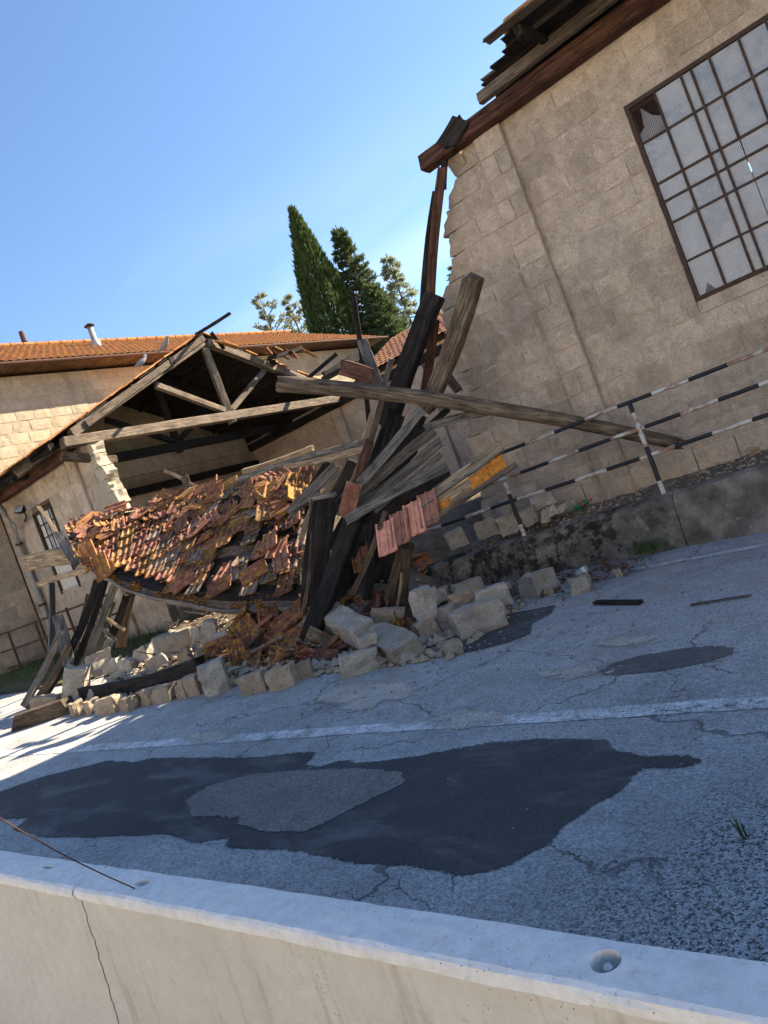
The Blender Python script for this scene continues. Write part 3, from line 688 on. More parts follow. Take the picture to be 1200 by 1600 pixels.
for ya, yb in ((9.37, 13.55), (13.55, 18.5)):
    za, zb = roof_r(ya) + .06, roof_r(yb) + .06; e0, e1 = (-3.1, -2.7) if ya < 10 else (-2.7, -2.9)
    rr.add([(e0,ya,za),(14.2,ya,za),(14.2,yb,zb),(e1,yb,zb),(e0,ya,za+.07),(14.2,ya,za+.07),(14.2,yb,zb+.07),(e1,yb,zb+.07)], [(0,3,2,1),(4,5,6,7),(0,1,5,4),(1,2,6,5),(2,3,7,6),(3,0,4,7)])
rr.build('roof', M['tile_far'], hr)
mb = MB()
for ya, yb in ((9.40, 13.52), (13.58, 18.4)):
    za, zb = roof_r(ya) + .035, roof_r(yb) + .035
    mb.add([(-3.12,ya,za),(14.1,ya,za),(14.1,yb,zb),(-2.75,yb,zb)], [(0,1,2,3)])
mb.build('roof_deck', M['wood_dark'], hr)  # dark colour imitates the interior shade behind the broken pane
mb = MB(); mb.box(-3.35, 13.6, 9.65, 15.5, 5.46, 5.49); mb.build('added_ceiling', M['wood_dark'], hr)  # made-up dark sheet, added to block the sky behind the broken pane
rr = MB(); za, zb = roof_r(7.95) + .43, roof_r(9.36) + .13
rr.add([(-2.6,7.95,za),(14.2,7.95,za),(14.2,9.36,zb),(-3.2,9.36,zb),(-2.6,7.95,za+.05),(14.2,7.95,za+.05),(14.2,9.36,zb+.05),(-3.2,9.36,zb+.05)], [(0,3,2,1),(4,5,6,7),(0,1,5,4),(1,2,6,5),(2,3,7,6),(3,0,4,7)])
rr.build('roof_eave', M['tile_far'], hr)
pbeam('rafter_stub', (700, 226, 9.1), (722, 190, 9.1), 30, 24, 'wood_dark', None, None, parent=hr, split=.3)

# --- left hall
hl = thing('hall', (-16, 9.3, 1), 'standing left end of the block-built hall with the open roof truss', 'building', 'standing ends of the collapsed hall')
edge_l = [(.8, -9.0), (1.5, -9.4), (1.9, -10.6), (2.2, -11.8), (2.5, -12.9), (2.8, -13.55), (3.6, -13.86), (4.2, -13.98), (4.4, -13.86), (4.7, -14.05), (5.1, -14.02)]
LW = (-17.25, -16.35, 2.43, 4.43)
def sp_left(z, k):
    o = -18.68; jg = rnd.uniform(-.06, .05); fn = lambda q: interp(edge_l, q) + jg - o
    x1 = fn(z)
    if z < 2.8: x1, fn = -13.56 - o, False
    if LW[2] < z < LW[3]: return [(0, LW[0] - o, False, False), (LW[1] - o, x1, False, fn)]
    return [(0, x1, False, fn)]
wall(hl, (-18.68, FY, 0), (1, 0, 0), (0, -1, 0), 9, .75, 5.15, .30, .29, .5, sp_left, BLK, M['mortar'], 31, 'facade_wall', .005, endm=BRK)
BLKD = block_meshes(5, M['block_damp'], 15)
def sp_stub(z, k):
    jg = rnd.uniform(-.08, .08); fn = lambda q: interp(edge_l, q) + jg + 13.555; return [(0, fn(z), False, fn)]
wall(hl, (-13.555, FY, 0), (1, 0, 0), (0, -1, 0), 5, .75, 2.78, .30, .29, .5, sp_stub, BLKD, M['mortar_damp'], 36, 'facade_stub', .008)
wall(hl, (-15.12, FY - .075, 0), (1, 0, 0), (0, -1, 0), .36, 1.0, 5.10, .074, .29, .4, lambda z, k: [(0, .34, False, False)], BLK, M['mortar'], 32, 'pilaster', .003)
# rear and end walls seen through the gap
wall(hl, (-18.66, 17.8, 0), (1, 0, 0), (0, -1, 0), 13, .75, 5.25, .30, .32, .55, lambda z, k: [(0, 13.3 - max(0, z - 3.6) * 1.1, False, lambda q: 13.3 - max(0, q - 3.6) * 1.1)], BLK, M['mortar'], 33, 'rear_wall', .004)
for x in (-14.6, -11.4, -8.3): 
    mb = MB(); mb.box(x, x + .36, 17.68, 17.803, .75, 4.95 if x < -8.5 else 4.1); mb.build('pilaster', M['mortar'], hl)
abeam('wall_plate', -18.6, 17.72, 5.1, -10.2, 17.72, 5.1, .2, .22, 'wood_dark', hl)
mb = MB(); mb.box(-18.6, -14.0, 17.86, 18.06, 5.26, 5.52); mb.build('rear_wall_top', M['mortar'], hl)
mb = MB(); mb.box(-18.42, -18.34, 9.65, 17.6, 5.01, 5.6); mb.build('end_wall_top', M['mortar'], hl)
wall(hl, (-18.38, 9.64, 0), (0, 1, 0), (1, 0, 0), 8.1, .95, 5.0, .10, .32, .5, lambda z, k: [(0, 8.12, False, False)], BLK, M['mortar'], 34, 'end_wall', .003)
abeam('wall_plate', -18.2, 9.7, 4.55, -18.2, 17.6, 4.55, .2, .20, 'wood_dark', hl)
# trusses
def truss(X, mat, parent, dark=False):
    T = D.objects.new('roof_truss', None); reg(T, parent, Matrix.Translation((X, 9.3, 5.1)))
    def m(name, y0, z0, y1, z1, w, h): return abeam(name, X, y0, z0, X, y1, z1, w, h, mat, T, jit=.04)
    m('tie_beam', 8.74, 5.20, 18.0, 5.18, .20, .22)
    m('rafter', 9.0, 5.36, 13.32, 7.16, .17, .20); m('rafter', 17.9, 5.30, 13.48, 7.16, .17, .20)
    m('king_post', 13.36, 7.0, 13.36, 5.02, .16, .17)
    m('strut', 13.24, 5.36, 11.5, 6.2, .12, .14); m('strut', 13.48, 5.36, 15.1, 6.28, .12, .14)
    return T
T1 = truss(-14.12, 'wood_truss', hl); truss(-16.4, 'wood_dark', hl)  # inner truss in darker wood: the hall's shade put into its colour
abeam('wall_plate', -18.2, 9.12, 5.12, -14.5, 9.12, 5.14, .20, .22, 'wood_red', hl)
abeam('corbel', -14.3, 8.72, 4.98, -14.3, 9.9, 4.7, .14, .17, 'wood_brown', hl)
abeam('eave_bracket', -15.5, 8.35, 5.1, -14.55, 8.62, 5.26, .12, .28, 'wood_truss', hl, split=.3)
def roof_l(y): return 5.62 + .43 * (y - 9.3) if y < 13.4 else 5.62 + .43 * 4.1 - .43 * (y - 13.4)
for y in (8.5, 9.7, 10.9, 12.1, 13.1, 14.2, 15.4, 16.6, 17.8):     # purlins; their dark wood paints the shade under the roof
    abeam('purlin', -18.5, y, roof_l(y) - .10, -14.05 + rnd.uniform(-.12, .12), y, roof_l(y) - .10, .13, .15, 'wood_dark', hl)
for ya, yb in ((8.15, 13.4), (13.4, 18.4)):
    L = 16
    for k in range(L):
        a, b = ya + (yb-ya)*k/L, ya + (yb-ya)*(k+1)/L; mb = MB(); z0, z1 = roof_l(a) - .012, roof_l(b) - .012; g = .012
        xe = -14.15 + rnd.uniform(-.18, .12)
        mb.add([(-18.8,a+g,z0),(xe,a+g,z0),(xe,b-g,z1),(-18.8,b-g,z1),(-18.8,a+g,z0+.025),(xe,a+g,z0+.025),(xe,b-g,z1+.025),(-18.8,b-g,z1+.025)], [(0,3,2,1),(4,5,6,7),(0,1,5,4),(1,2,6,5),(2,3,7,6),(3,0,4,7)])
        mb.build('roof_board', M['wood_dark'], hl)  # near-black boards: shade under the roof put into their colour
abeam('verge_rafter', -14.02, 9.35, 5.50, -14.02, 13.35, 7.25, .07, .15, 'wood_truss', hl)
pbeam('roof_stick', (359, 490, 13.0), (306, 523, 13.3), 5, 4, 'wood_dark', None, None, parent=hl)

# ------------------------------------------------------------------ roof tiles
def tile_mesh(mat, w=.25, L=.40, broken=0, seed=0):
    r = random.Random(seed)
    prof = [(-.5,0),(-.47,.026),(-.39,.026),(-.34,.006),(-.07,.005),(-.03,.024),(.05,.024),(.09,.005),(.35,.006),(.40,.028),(.5,.026)]
    v = []; n = len(prof)
    for e, y in enumerate((0, 1)):
        for (a, z) in prof:
            yy = y * L
            if broken and e == 1: yy = L * (r.uniform(.35, .8) if broken == 1 else r.uniform(.55, .75) + a * .5)
            v.append((a * w, yy - L/2, z))
        for (a, z) in prof: 
            yy = v[len(v) - n][1]; v.append((a * w, yy, -.014 + z * .45))
    f = []
    for i in range(n - 1):
        f.append((i, i+1, 2*n+i+1, 2*n+i)); f.append((n+i, 3*n+i, 3*n+i+1, n+i+1)); f.append((i, n+i, n+i+1, i+1)); f.append((2*n+i, 2*n+i+1, 3*n+i+1, 3*n+i))
    f.append((0, 2*n, 3*n, n)); f.append((n-1, 2*n-1, 4*n-1, 3*n-1))
    m = mk_mesh('tile', v, f, mat); recalc(m); return m
TILE = [tile_mesh(M['tile'])]; TILEB = [tile_mesh(M['tile'], broken=1 + (k % 2), seed=k) for k in range(5)]
TTAN = tile_mesh(tile_mat('tan_lichened_tile', (.16,.075,.037), (.27,.14,.058), (.40,.25,.10), .7, .35)); TGREY = tile_mesh(tile_mat('grey_lichened_tile', (.09,.06,.048), (.17,.125,.10), (.28,.23,.19), .35, .75))
TPINK = tile_mesh(M['tile_pink'], .24, .42); TFAR = tile_mesh(M['tile_far'])
def tmat(p, up, nrm, jr=0, r=rnd):
    """tile matrix: local y runs up the slope, z out of the roof"""
    up = Vector(up).normalized(); nr = Vector(nrm).normalized(); x = up.cross(nr).normalized(); nr = x.cross(up)
    Mx = Matrix(((x.x, up.x, nr.x, p[0]), (x.y, up.y, nr.y, p[1]), (x.z, up.z, nr.z, p[2]), (0,0,0,1)))
    if jr: Mx = Mx @ Matrix.Rotation(r.uniform(-jr, jr), 4, 'Z') @ Matrix.Rotation(r.uniform(-jr, jr) * .6, 4, 'X') @ Matrix.Rotation(r.uniform(-jr, jr) * .6, 4, 'Y')
    return Mx
# left hall: the tiles along its broken verge, laid in rows up the slope; the rest of the slope is one sheet
for sgn, ya, yb in ((1, 8.1, 13.4), (-1, 18.3, 13.4)):
    rows = 15; up = Vector((0, sgn, .43)).normalized(); nr = Vector((0, -sgn * .43, 1)).normalized()
    for i in range(rows):
        y = ya + (yb - ya) * (i + .5) / rows
        for c in range(6):
            if sgn < 0 and i > 4 and c < 2 and rnd.random() < .5: continue
            if rnd.random() < .07: continue
            x = -14.18 - c * .235 + rnd.uniform(-.03, .03)
            inst('tile', TFAR, hl, tmat((x, y, roof_l(y) + .045), up, nr, .09 if c < 2 else .03))
mb = MB()
for ya, yb in ((8.12, 13.4), (13.4, 18.35)):
    z0, z1 = roof_l(ya) + .02, roof_l(yb) + .02
    mb.add([(-18.8,ya,z0),(-15.4,ya,z0),(-15.4,yb,z1),(-18.8,yb,z1),(-18.8,ya,z0+.05),(-15.4,ya,z0+.05),(-15.4,yb,z1+.05),(-18.8,yb,z1+.05)], [(0,3,2,1),(4,5,6,7),(0,1,5,4),(1,2,6,5),(2,3,7,6),(3,0,4,7)])
mb.build('roof_covering', M['tile_far'], hl)
# loose boards and tiles still hanging at the back slope
for i, (px, py, Y, w, a) in enumerate([(415,548,15.2,26,.4),(440,556,15.6,22,-.5),(456,553,15.9,20,.5),(470,545,16.4,24,.1),(485,553,16.6,22,.3),(430,545,15.2,20,.2),(360,540,13.9,28,.1),(348,536,13.7,26,0)]):
    p = at(px, py, Y=Y); inst('tile', TFAR if i > 5 else TILE[0], hl, tmat(p, Vector((.3*a, -1, .45)), Vector((.4, .43 + a, .8)), .35))
for a, b in (((395,575,15.0),(462,590,16.4)), ((420,560,15.0),(470,545,16.2)), ((470,600,16.0),(526,553,17.0)), ((430,585,15.5),(500,605,17.2)), ((505,585,16.5),(545,560,17.5)), ((330,520,13.6),(350,545,13.8))):
    pbeam('batten', a, b, 6, 5, 'wood_dark', None, None, parent=hl)
# left hall window: frame, bars and pale shutters
lw = D.objects.new('window', None); reg(lw, hl, Matrix.Translation((-16.8, FY, 3.4)))
mb = MB()
for a in ((LW[0], LW[0]+.06, LW[2], LW[3]), (LW[1]-.06, LW[1], LW[2], LW[3]), (LW[0]+.06, LW[1]-.06, LW[3]-.06, LW[3])): mb.box(a[0], a[1], FY-.02, FY+.08, a[2], a[3])
mb.build('window_frame', M['frame'], lw)
for k in range(5):
    x = LW[0] + .065 + k * .155; mb = MB(); mb.box(x, x + .148, FY + .03, FY + .055, LW[2] + .01, LW[2] + .98 - .03 * (k % 2)); mb.build('shutter_board', M['shutter'], lw)
for k in range(4):
    x = LW[0] + .07 + k * .195; mb = MB(); mb.box(x, x + .185, FY + .05, FY + .056, LW[2] + 1.02, LW[3] - .07); mb.build('pane', M['shutter' if k in (0, 2) else 'glass'], lw)
for z in (3.45, 3.8, 4.1):
    mb = MB(); mb.box(LW[0] + .06, LW[1] - .06, FY + .012, FY + .035, z - .012, z + .012); mb.build('glazing_bar', M['frame'], lw)
for k in (1, 2, 3):
    x = LW[0] + .06 + k * .195; mb = MB(); mb.box(x - .012, x + .012, FY + .036, FY + .049, LW[2] + 1.0, LW[3] - .07); mb.build('glazing_bar', M['frame'], lw)

# ================================================================== FAR BUILDING (its long wall runs away from the street)
fb = thing('building', (-19, 15, 1), 'tall cream block building with long orange tiled roof at the far end', 'building')
FX = -18.7
wall(fb, (FX, 7.9, 0), (0, 1, 0), (1, 0, 0), 19, 5.3, 8.35, .30, .31, .56, lambda z, k: [(0 if z > 5 else 0, 18.4, False, False)], BLKF, M['mortar_far'], 41, 'wall', .004, pname='block')
wall(fb, (FX, 7.9, 0), (0, 1, 0), (1, 0, 0), 1.4, .9, 5.3, .30, .33, .5, lambda z, k: [(0, 1.39, False, False)], BLK, M['mortar'], 42, 'wall', .006)
mb = MB(); mb.box(-29, FX - .302, 7.9, 26.3, .8, 8.35); mb.build('wall_core', M['block_far'], fb)
def tiled_roof(name, A, B, C_, D_, mat, parent, pitch_w, pitch_l):
    """interlocking tile field on the quad A,B (eave) D,C (top): ribbed and stepped, one mesh"""
    A, B, C_, D_ = map(Vector, (A, B, C_, D_)); W = (B - A).length; Lh = ((D_ - A).length + (C_ - B).length) / 2
    nw = max(2, int(W / pitch_w)); nl = max(2, int(Lh / pitch_l)); nr = (B - A).cross(D_ - A).normalized()
    if nr.z < 0: nr = -nr
    v = []; f = []; pr = [0, .030, .030, .004, .004]; per = len(pr)
    cols = nw * per + 1
    for j in range(nl):
        for e in (0, 1):
            tv = (j + e) / nl
            for i in range(cols):
                tu = i / (cols - 1); p = A.lerp(B, tu).lerp(D_.lerp(C_, tu), tv)
                h = pr[i % per] + (.028 if e == 0 else 0) + .012 * noise.noise((i // per * 1.3, j * 1.7, 4)) ; v.append(p + nr * h)
    for j in range(nl * 2 - 1):
        for i in range(cols - 1): f.append((j*cols+i, j*cols+i+1, (j+1)*cols+i+1, (j+1)*cols+i))
    o = obj(name, v, f, mat, parent); tag(o, kind='stuff'); return o
EX, EZ, RX, RZ = -18.05, 8.50, -22.6, 10.72
tiled_roof('roof_tiles', (EX, 7.2, EZ), (EX, 27.0, EZ), (RX, 27.0 - .6, RZ), (RX, 7.2, RZ), M['tile_far'], fb, .22, .33)
mb = MB(); mb.add([(EX+.02,7.2,EZ-.05),(EX+.02,27.0,EZ-.05),(RX,26.4,RZ-.05),(RX,7.2,RZ-.05),(2*RX-EX,7.2,EZ-.05),(2*RX-EX,27,EZ-.05)], [(0,1,2,3),(3,2,5,4),(0,4,5,1),(1,5,2),(0,3,4)]); mb.build('roof_deck', M['wood_brown'], fb)
mb = MB()
for k in range(44): 
    y = 7.3 + k * .44; mb.tube([(RX, y, RZ + .05), (RX, y + .42, RZ + .055)], [.11, .095], 8)
mb.build('ridge_tiles', M['tile_far'], fb)
mb = MB(); mb.tube([(EX + .05, 7.2, EZ - .05), (EX + .05, 27.1, EZ - .03)], .045, 8); mb.build('gutter', M['rust'], fb)
pc = at(148, 532, X=-21.2); ch = D.objects.new('chimney_pipe', None); reg(ch, fb, Matrix.Translation(pc))
mb = MB(); mb.lathe([(.16, -.35), (.15, -.02), (.095, .02), (.09, .46)], 14); mb.build('pipe', M['zinc'], ch, Matrix.Translation(pc), True)
mb = MB(); mb.lathe([(.17, .50), (.175, .52), (.04, .60)], 14); mb.build('cowl', M['black'], ch, Matrix.Translation(pc), False)
for k in range(3):
    a = k * 2.1; mb = MB(); mb.tube([pc + Vector((.08*math.cos(a), .08*math.sin(a), .42)), pc + Vector((.14*math.cos(a), .14*math.sin(a), .51))], .012, 6); mb.build('stay', M['black'], ch)
p = at(37, 530, X=-22.6); mb = MB(); mb.lathe([(.09, -.1), (.08, .25), (.05, .28)], 10); mb.build('vent_pipe', M['rust'], fb, Matrix.Translation(p))
# --- rear hall
rb = thing('building', (-13, 26, 1), 'low hall with red-brown ribbed tile roof behind the leaning beams', 'building')
mb = MB(); mb.box(-20.5, -8, 24.4, 30, .5, 6.7); mb.build('wall', M['block'], rb)
tiled_roof('roof_tiles', (-17.9, 23.6, 6.75), (-8, 23.6, 6.75), (-8, 27.2, 8.35), (-17.9, 27.2, 8.35), M['tile'], rb, .24, .36)
mb = MB(); mb.add([(-17.9,23.62,6.70),(-8,23.62,6.70),(-8,27.2,8.3),(-17.9,27.2,8.3),(-17.9,30.6,6.7),(-8,30.6,6.7)], [(0,1,2,3),(3,2,5,4),(0,4,5,1),(0,3,4),(1,5,2)]); mb.build('roof_deck', M['wood_dark'], rb)

# --- across the street behind the camera: seen only in the window's reflections, it throws sunlight back into the shade
ob = thing('building', (-4, -15, 0), 'pale plastered building across the street, mirrored in the window panes', 'building')
mb = MB(); mb.box(-34, 26, -24, -14, -2, 6.2); mb.build('wall', M['shutter'], ob)
mb = MB(); mb.add([(-34.5,-13.5,6.2),(26.5,-13.5,6.2),(26.5,-24.5,6.2),(-34.5,-24.5,6.2),(-34.5,-19,8.2),(26.5,-19,8.2)], [(0,1,5,4),(2,3,4,5),(0,4,3),(1,2,5),(0,3,2,1)]); mb.build('roof', M['tile_far'], ob)
for i in range(9):
    x = -30 + i * 6; mb = MB(); mb.box(x, x + 1.3, -14.02, -13.96, 2.2, 4.2); mb.build('window', M['frame'], ob)
# ================================================================== TREES
def leafmesh(pts, mat, name, parent):
    v = []; f = []
    for p, d, l, w in pts:
        d = d.normalized(); s = d.cross(Vector((rnd.gauss(0,1), rnd.gauss(0,1), rnd.gauss(0,1)))).normalized() * w / 2
        o = len(v); v += [p - s * .4, p + d * l * .5 - s, p + d * l, p + d * l * .5 + s]; f.append((o, o+1, o+2, o+3))
    return obj(name, v, f, mat, parent)
def tree(name, base, label, cat, H, mat, kind, rad, n, seed, trunk=.3, lean=(0,0)):
    global rnd
    keep = rnd; rnd = random.Random(seed); base = Vector(base); T = thing(name, base, label, cat)
    ln = Vector((lean[0], lean[1], 0)); mb = MB()
    def ax(h): return base + Vector((0, 0, H * h)) + ln * H * h * h
    mb.tube([ax(k / 8) for k in range(9)], [trunk * (1 - .93 * k / 8) for k in range(9)], 8)
    pts = []
    if kind == 'cypress':
        for _ in range(n):
            h = rnd.random() ** .85; th = rnd.uniform(0, 2*math.pi)
            prof = min(1, (h / .10 + .4)) * (1 - max(0, (h - .42) / .58) ** 1.7) * (1 + .07 * math.sin(5 * th + h * 9) + .22 * noise.noise((math.cos(th)*2.5, math.sin(th)*2.5, h * 11)))
            r = rad * prof * rnd.uniform(.62, 1.0) ** .6
            o = Vector((math.cos(th), math.sin(th), 0)); p = ax(h) + o * r
            pts.append((p, Vector((0, 0, 1)) + o * .35 + Vector((rnd.gauss(0,.18), rnd.gauss(0,.18), 0)), rnd.uniform(.16, .48), rnd.uniform(.04, .10)))
    else:
        nb = {'conifer': 170, 'cedar': 110, 'fir': 70}[kind]
        for b in range(nb):
            h = .08 + .9 * (b + rnd.random()) / nb; th = b * 2.399 + rnd.uniform(-.5, .5)
            w = {'conifer': (1 - h) ** .8 * (1 + .3 * noise.noise((b * .7, 2, seed))), 'cedar': (1 - h) ** .7 * rnd.uniform(.45, 1.1), 'fir': (1 - h) ** .55 * rnd.uniform(.4, 1.15)}[kind]
            Lb = rad * max(.05, w); o = Vector((math.cos(th), math.sin(th), {'conifer': .25, 'cedar': .05, 'fir': .55}[kind] + rnd.uniform(-.12, .12)))
            p0 = ax(h); droop = {'conifer': .12, 'cedar': .30, 'fir': -.1}[kind]
            def bp(k): return p0 + o * Lb * k - Vector((0, 0, droop * Lb * k * k))
            if Lb > .4: mb.tube([bp(0), bp(.5), bp(1)], [.05 * trunk / .3, .03, .008], 5, False)
            for q in range(int(n / nb)):
                k = rnd.uniform(.15 if kind == 'conifer' else .3, 1) ** .75; sp = Lb * {'conifer': .30, 'cedar': .30, 'fir': .30}[kind] * (1.15 - k)
                p = bp(k) + Vector((rnd.gauss(0, sp), rnd.gauss(0, sp), rnd.gauss(0, sp * .5) + (.1 if kind == 'fir' else 0)))
                pts.append((p, o * .7 + Vector((rnd.gauss(0,.5), rnd.gauss(0,.5), rnd.gauss(.15,.4))), rnd.uniform(.16, .36), rnd.uniform(.05, .10)))
    mb.build('trunk', M['bark'], T); leafmesh(pts, M[mat], 'crown', T); rnd = keep
def tbase(px, py, t):
    p = at(px, py, t=t); return (p.x, p.y, 1.0), p.z - 1.0
b, h = tbase(458, 332, 38); tree('cypress_tree', b, 'tall dense dark green columnar cypress, the highest tree', 'tree', h, 'cypress', 'cypress', 1.55, 36000, 1)
b, h = tbase(524, 352, 38.5); tree('conifer_tree', b, 'dark conifer with layered branches just right of the cypress', 'tree', h, 'conifer', 'conifer', 2.9, 20000, 2, .3)
b, h = tbase(602, 396, 40); tree('cedar_tree', b, 'pale feathery cedar with sky showing through its thin branches', 'tree', h, 'cedar', 'cedar', 2.9, 12000, 3, .2)
b, h = tbase(403, 458, 40); tree('fir_tree', b, 'sparse pale green tree above the orange roof, leftmost of the trees', 'tree', h, 'fir', 'fir', 2.2, 4200, 4, .2)
b, h = tbase(447, 462, 41); tree('fir_tree', b, 'sparse pale green tree between the leftmost tree and the cypress', 'tree', h, 'fir', 'fir', 2.2, 4200, 5, .2)
b, h = tbase(708, 408, 42); tree('cedar_tree', b, 'small green tree top peeping out beside the broken wall edge', 'tree', h, 'conifer', 'cedar', 2.8, 5000, 6, .2)
b, h = tbase(575, 440, 37); tree('conifer_tree', b, 'broad dark conifer low between the layered conifer and the cedar', 'tree', h, 'conifer', 'conifer', 2.9, 13000, 8, .3)

# ================================================================== FOREGROUND BARRIER
BZ = .75
def bz(x): return BZ + road_z(x)
BTH = math.atan(SLOPE)
bar = thing('concrete_barrier', (-1, 1.02, .1), 'long pale concrete barrier with recessed lifting pockets in the foreground', 'barrier')
def barrier_body():
    # profile (y, z below the top): back face, top, rounded lip, face with a slight batter
    prof = [(1.16, -.85), (1.122, -.10), (1.112, -.012), (1.100, -.001), (1.06, 0), (.994, -.001), (.984, -.005), (.979, -.013), (.978, -.027), (.981, -.031), (.994, -.035), (.980, -.40), (.960, -.62), (.885, -.85)]
    v = []; f = []; xs_ = [-7 + .05 * i for i in range(181)]; n = len(prof)
    for x in xs_:
        for k, (y, z) in enumerate(prof):
            w = .0035 * noise.noise((x*5, k*.7, 2)) + .0035 * noise.noise((x*19, k*1.3, 5)) + (.006 * max(0, noise.noise((x*13, 4, 5)) - .25) if 4 < k < 9 else 0) + .012 * noise.noise((x * .5, 7, 7))
            v.append((x, y + w - .022 * (x + 1.25) - .006, bz(x) + z + (.003 * noise.noise((x*8, k, 9)) if 2 < k < 9 else 0)))
    for i in range(len(xs_) - 1):
        for k in range(n - 1): f.append((i*n+k, i*n+k+1, (i+1)*n+k+1, (i+1)*n+k))
    for i in range(len(xs_) - 1): f.append((i*n, (i+1)*n, (i+1)*n+n-1, i*n+n-1))
    f.append(tuple(range(n))); f.append(tuple(reversed([(len(xs_)-1)*n + k for k in range(n)])))
    m = mk_mesh('barrier_body', v, f, M['barrier']); recalc(m)
    base = D.objects.new('tmp_a', m); COL.objects.link(base); cut = []
    def cyl(p, rx, ry, dep, n=22, sq=False):
        vv = []; ff = []
        for zz_ in (-dep, .05):
            for k in range(n):
                c, s = math.cos(2*math.pi*k/n), math.sin(2*math.pi*k/n); sh = .80 if zz_ < 0 else 1.1
                if sq: c, s = max(-.8, min(.8, c)), max(-.8, min(.8, s))
                vv.append((p.x + rx*c*sh, p.y + ry*s*sh, p.z + zz_))
        for k in range(n): ff.append((k, (k+1) % n, n + (k+1) % n, n + k))
        ff.append(tuple(reversed(range(n)))); ff.append(tuple(n + k for k in range(n)))
        mm = mk_mesh('tmp_c', vv, ff, M['dark_in']); recalc(mm); o = D.objects.new('tmp_c', mm); COL.objects.link(o)
        md = base.modifiers.new('b', 'BOOLEAN'); md.operation = 'DIFFERENCE'; md.object = o; md.solver = 'EXACT'; cut.append(o)
    global PK1, PK2
    PK1 = at(222, 1379, road=BZ); PK2 = at(946, 1501, road=BZ); PK3 = at(75, 1355, road=BZ)
    cyl(PK1, .030, .020, .03); cyl(PK2, .029, .030, .035); cyl(PK3, .040, .012, .012, 12)
    dg = bpy.context.evaluated_depsgraph_get(); dg.update()
    nm = D.meshes.new_from_object(base.evaluated_get(dg)); nm.name = 'barrier_body'
    for o in cut + [base]: D.objects.remove(o)
    inst('barrier_body', nm, bar, Matrix.Identity(4))
barrier_body()
mb = MB(); mb.lathe([(.004, -.036), (.009, -.034), (.0105, -.026), (.0095, -.016), (.006, -.010), (.001, -.008)], 14); mb.build('lifting_anchor', M['steel'], bar, Matrix.Translation(PK2 + Vector((.003, -.004, .006))), True)
mb = MB(); p0 = PK1 + Vector((-.005, -.004, -.026)); p1 = at(-90, 1222, t=1.75)
mb.tube([p0.lerp(p1, k / 8) + Vector((0, 0, -.022 * math.sin(math.pi * k / 8))) for k in range(9)], .0019, 8)
tag(mb.build('steel_rod', M['rust'], None, None, True), 'thin rusty steel wire rising from a pocket in the concrete barrier', 'wire')

# ================================================================== RAILINGS
def rail_obj(name, p0, p1, r, parent, mat='rail', ph=0, sag=0):
    L = (p1 - p0).length; mb = MB(); mb.tube([(L * k / 12 + ph, 0, sag * noise.noise((k * .8, ph, 3))) for k in range(13)], r, 12)
    X_ = (p1 - p0).normalized(); Mx = frame(p0, X_, (0, 0, 1)) @ Matrix.Translation((-ph, 0, 0))
    return mb.build(name, M[mat], parent, Mx, True)
rl = thing('railing', (-3, 8.3, .72), 'black and white striped rusty railing with three rails on the low wall', 'railing')
RY = 8.30
for z, ph, x0 in ((1.775, .14, -4.62), (1.475, .40, -4.95), (1.17, .10, -6.6)):
    rail_obj('rail', Vector((x0, RY, z)), Vector((4.5, RY, z + .01)), .022, rl, 'rail', ph + 3, .014)
for x in (-2.885, -4.66, -1.1, .7, 2.5, 4.3): rail_obj('post', Vector((x, RY + (.004 if x != -4.66 else .02), 1.80)), Vector((x + .02, RY - .03, .50)), .026, rl, 'rail', .42 + 3, .01)
fl = thing('railing', (-17.5, 8.2, 1), 'thin rusty three-rail fence on the grass at the far left', 'railing')
for z in (1.95, 1.55, 1.15):
    rail_obj('rail', Vector((-18.6, 8.15, z + .1)), Vector((-13.6, 8.3, z + .02)), .022, fl, 'rust', 0, .03)
for x in (-18.1, -16.75, -15.3, -14.0): rail_obj('post', Vector((x, 8.22, 2.05)), Vector((x + .03, 8.2, road_z(x))), .028, fl, 'rust')

# ================================================================== WALL FITTINGS, LEFT
dp = thing('downpipe', (-18.3, 9.2, 1), 'grey metal rain downpipe bending down the corner of the left hall', 'downpipe')
pts = [at(-30, 755, Y=8.75), at(6, 800, Y=8.9), at(22, 822, Y=9.1), at(30, 850, Y=9.18), at(50, 905, Y=9.2), at(66, 945, Y=9.2), at(82, 990, Y=9.2), at(95, 1022, Y=9.2)]
mb = MB(); mb.tube(pts, .07, 10); mb.build('pipe', M['zinc_lite'], dp, None, True)
for q in (3, 5): 
    mb = MB(); d = (pts[q+1] - pts[q-1]).normalized() * .03; mb.tube([pts[q] - d, pts[q] + d], .085, 10); mb.build('bracket', M['rust'], dp)
p = at(32, 797, Y=9.0); fo = thing('floodlight', p, 'small black floodlight on a bracket arm above the left window', 'lamp')
Mx = Matrix.Translation(p) @ Matrix.Rotation(R_(-35), 4, 'X') @ Matrix.Rotation(R_(20), 4, 'Z')
mb = MB(); mb.add([(-.13,-.05,-.09),(.13,-.05,-.09),(.13,-.05,.09),(-.13,-.05,.09),(-.08,.08,-.05),(.08,.08,-.05),(.08,.08,.05),(-.08,.08,.05)], [(0,1,2,3),(4,7,6,5),(0,4,5,1),(1,5,6,2),(2,6,7,3),(3,7,4,0)]); mb.build('lamp_housing', M['black'], fo, Mx)
mb = MB(); mb.box(-.11, .11, -.058, -.052, -.075, .075); mb.build('lamp_glass', M['glass'], fo, Mx)
mb = MB(); mb.tube([p + Vector((0,.05,-.06)), p + Vector((-.02,.1,-.16)), Vector((p.x-.55, 9.28, p.z-.2))], .018, 8); mb.build('bracket_arm', M['black'], fo)

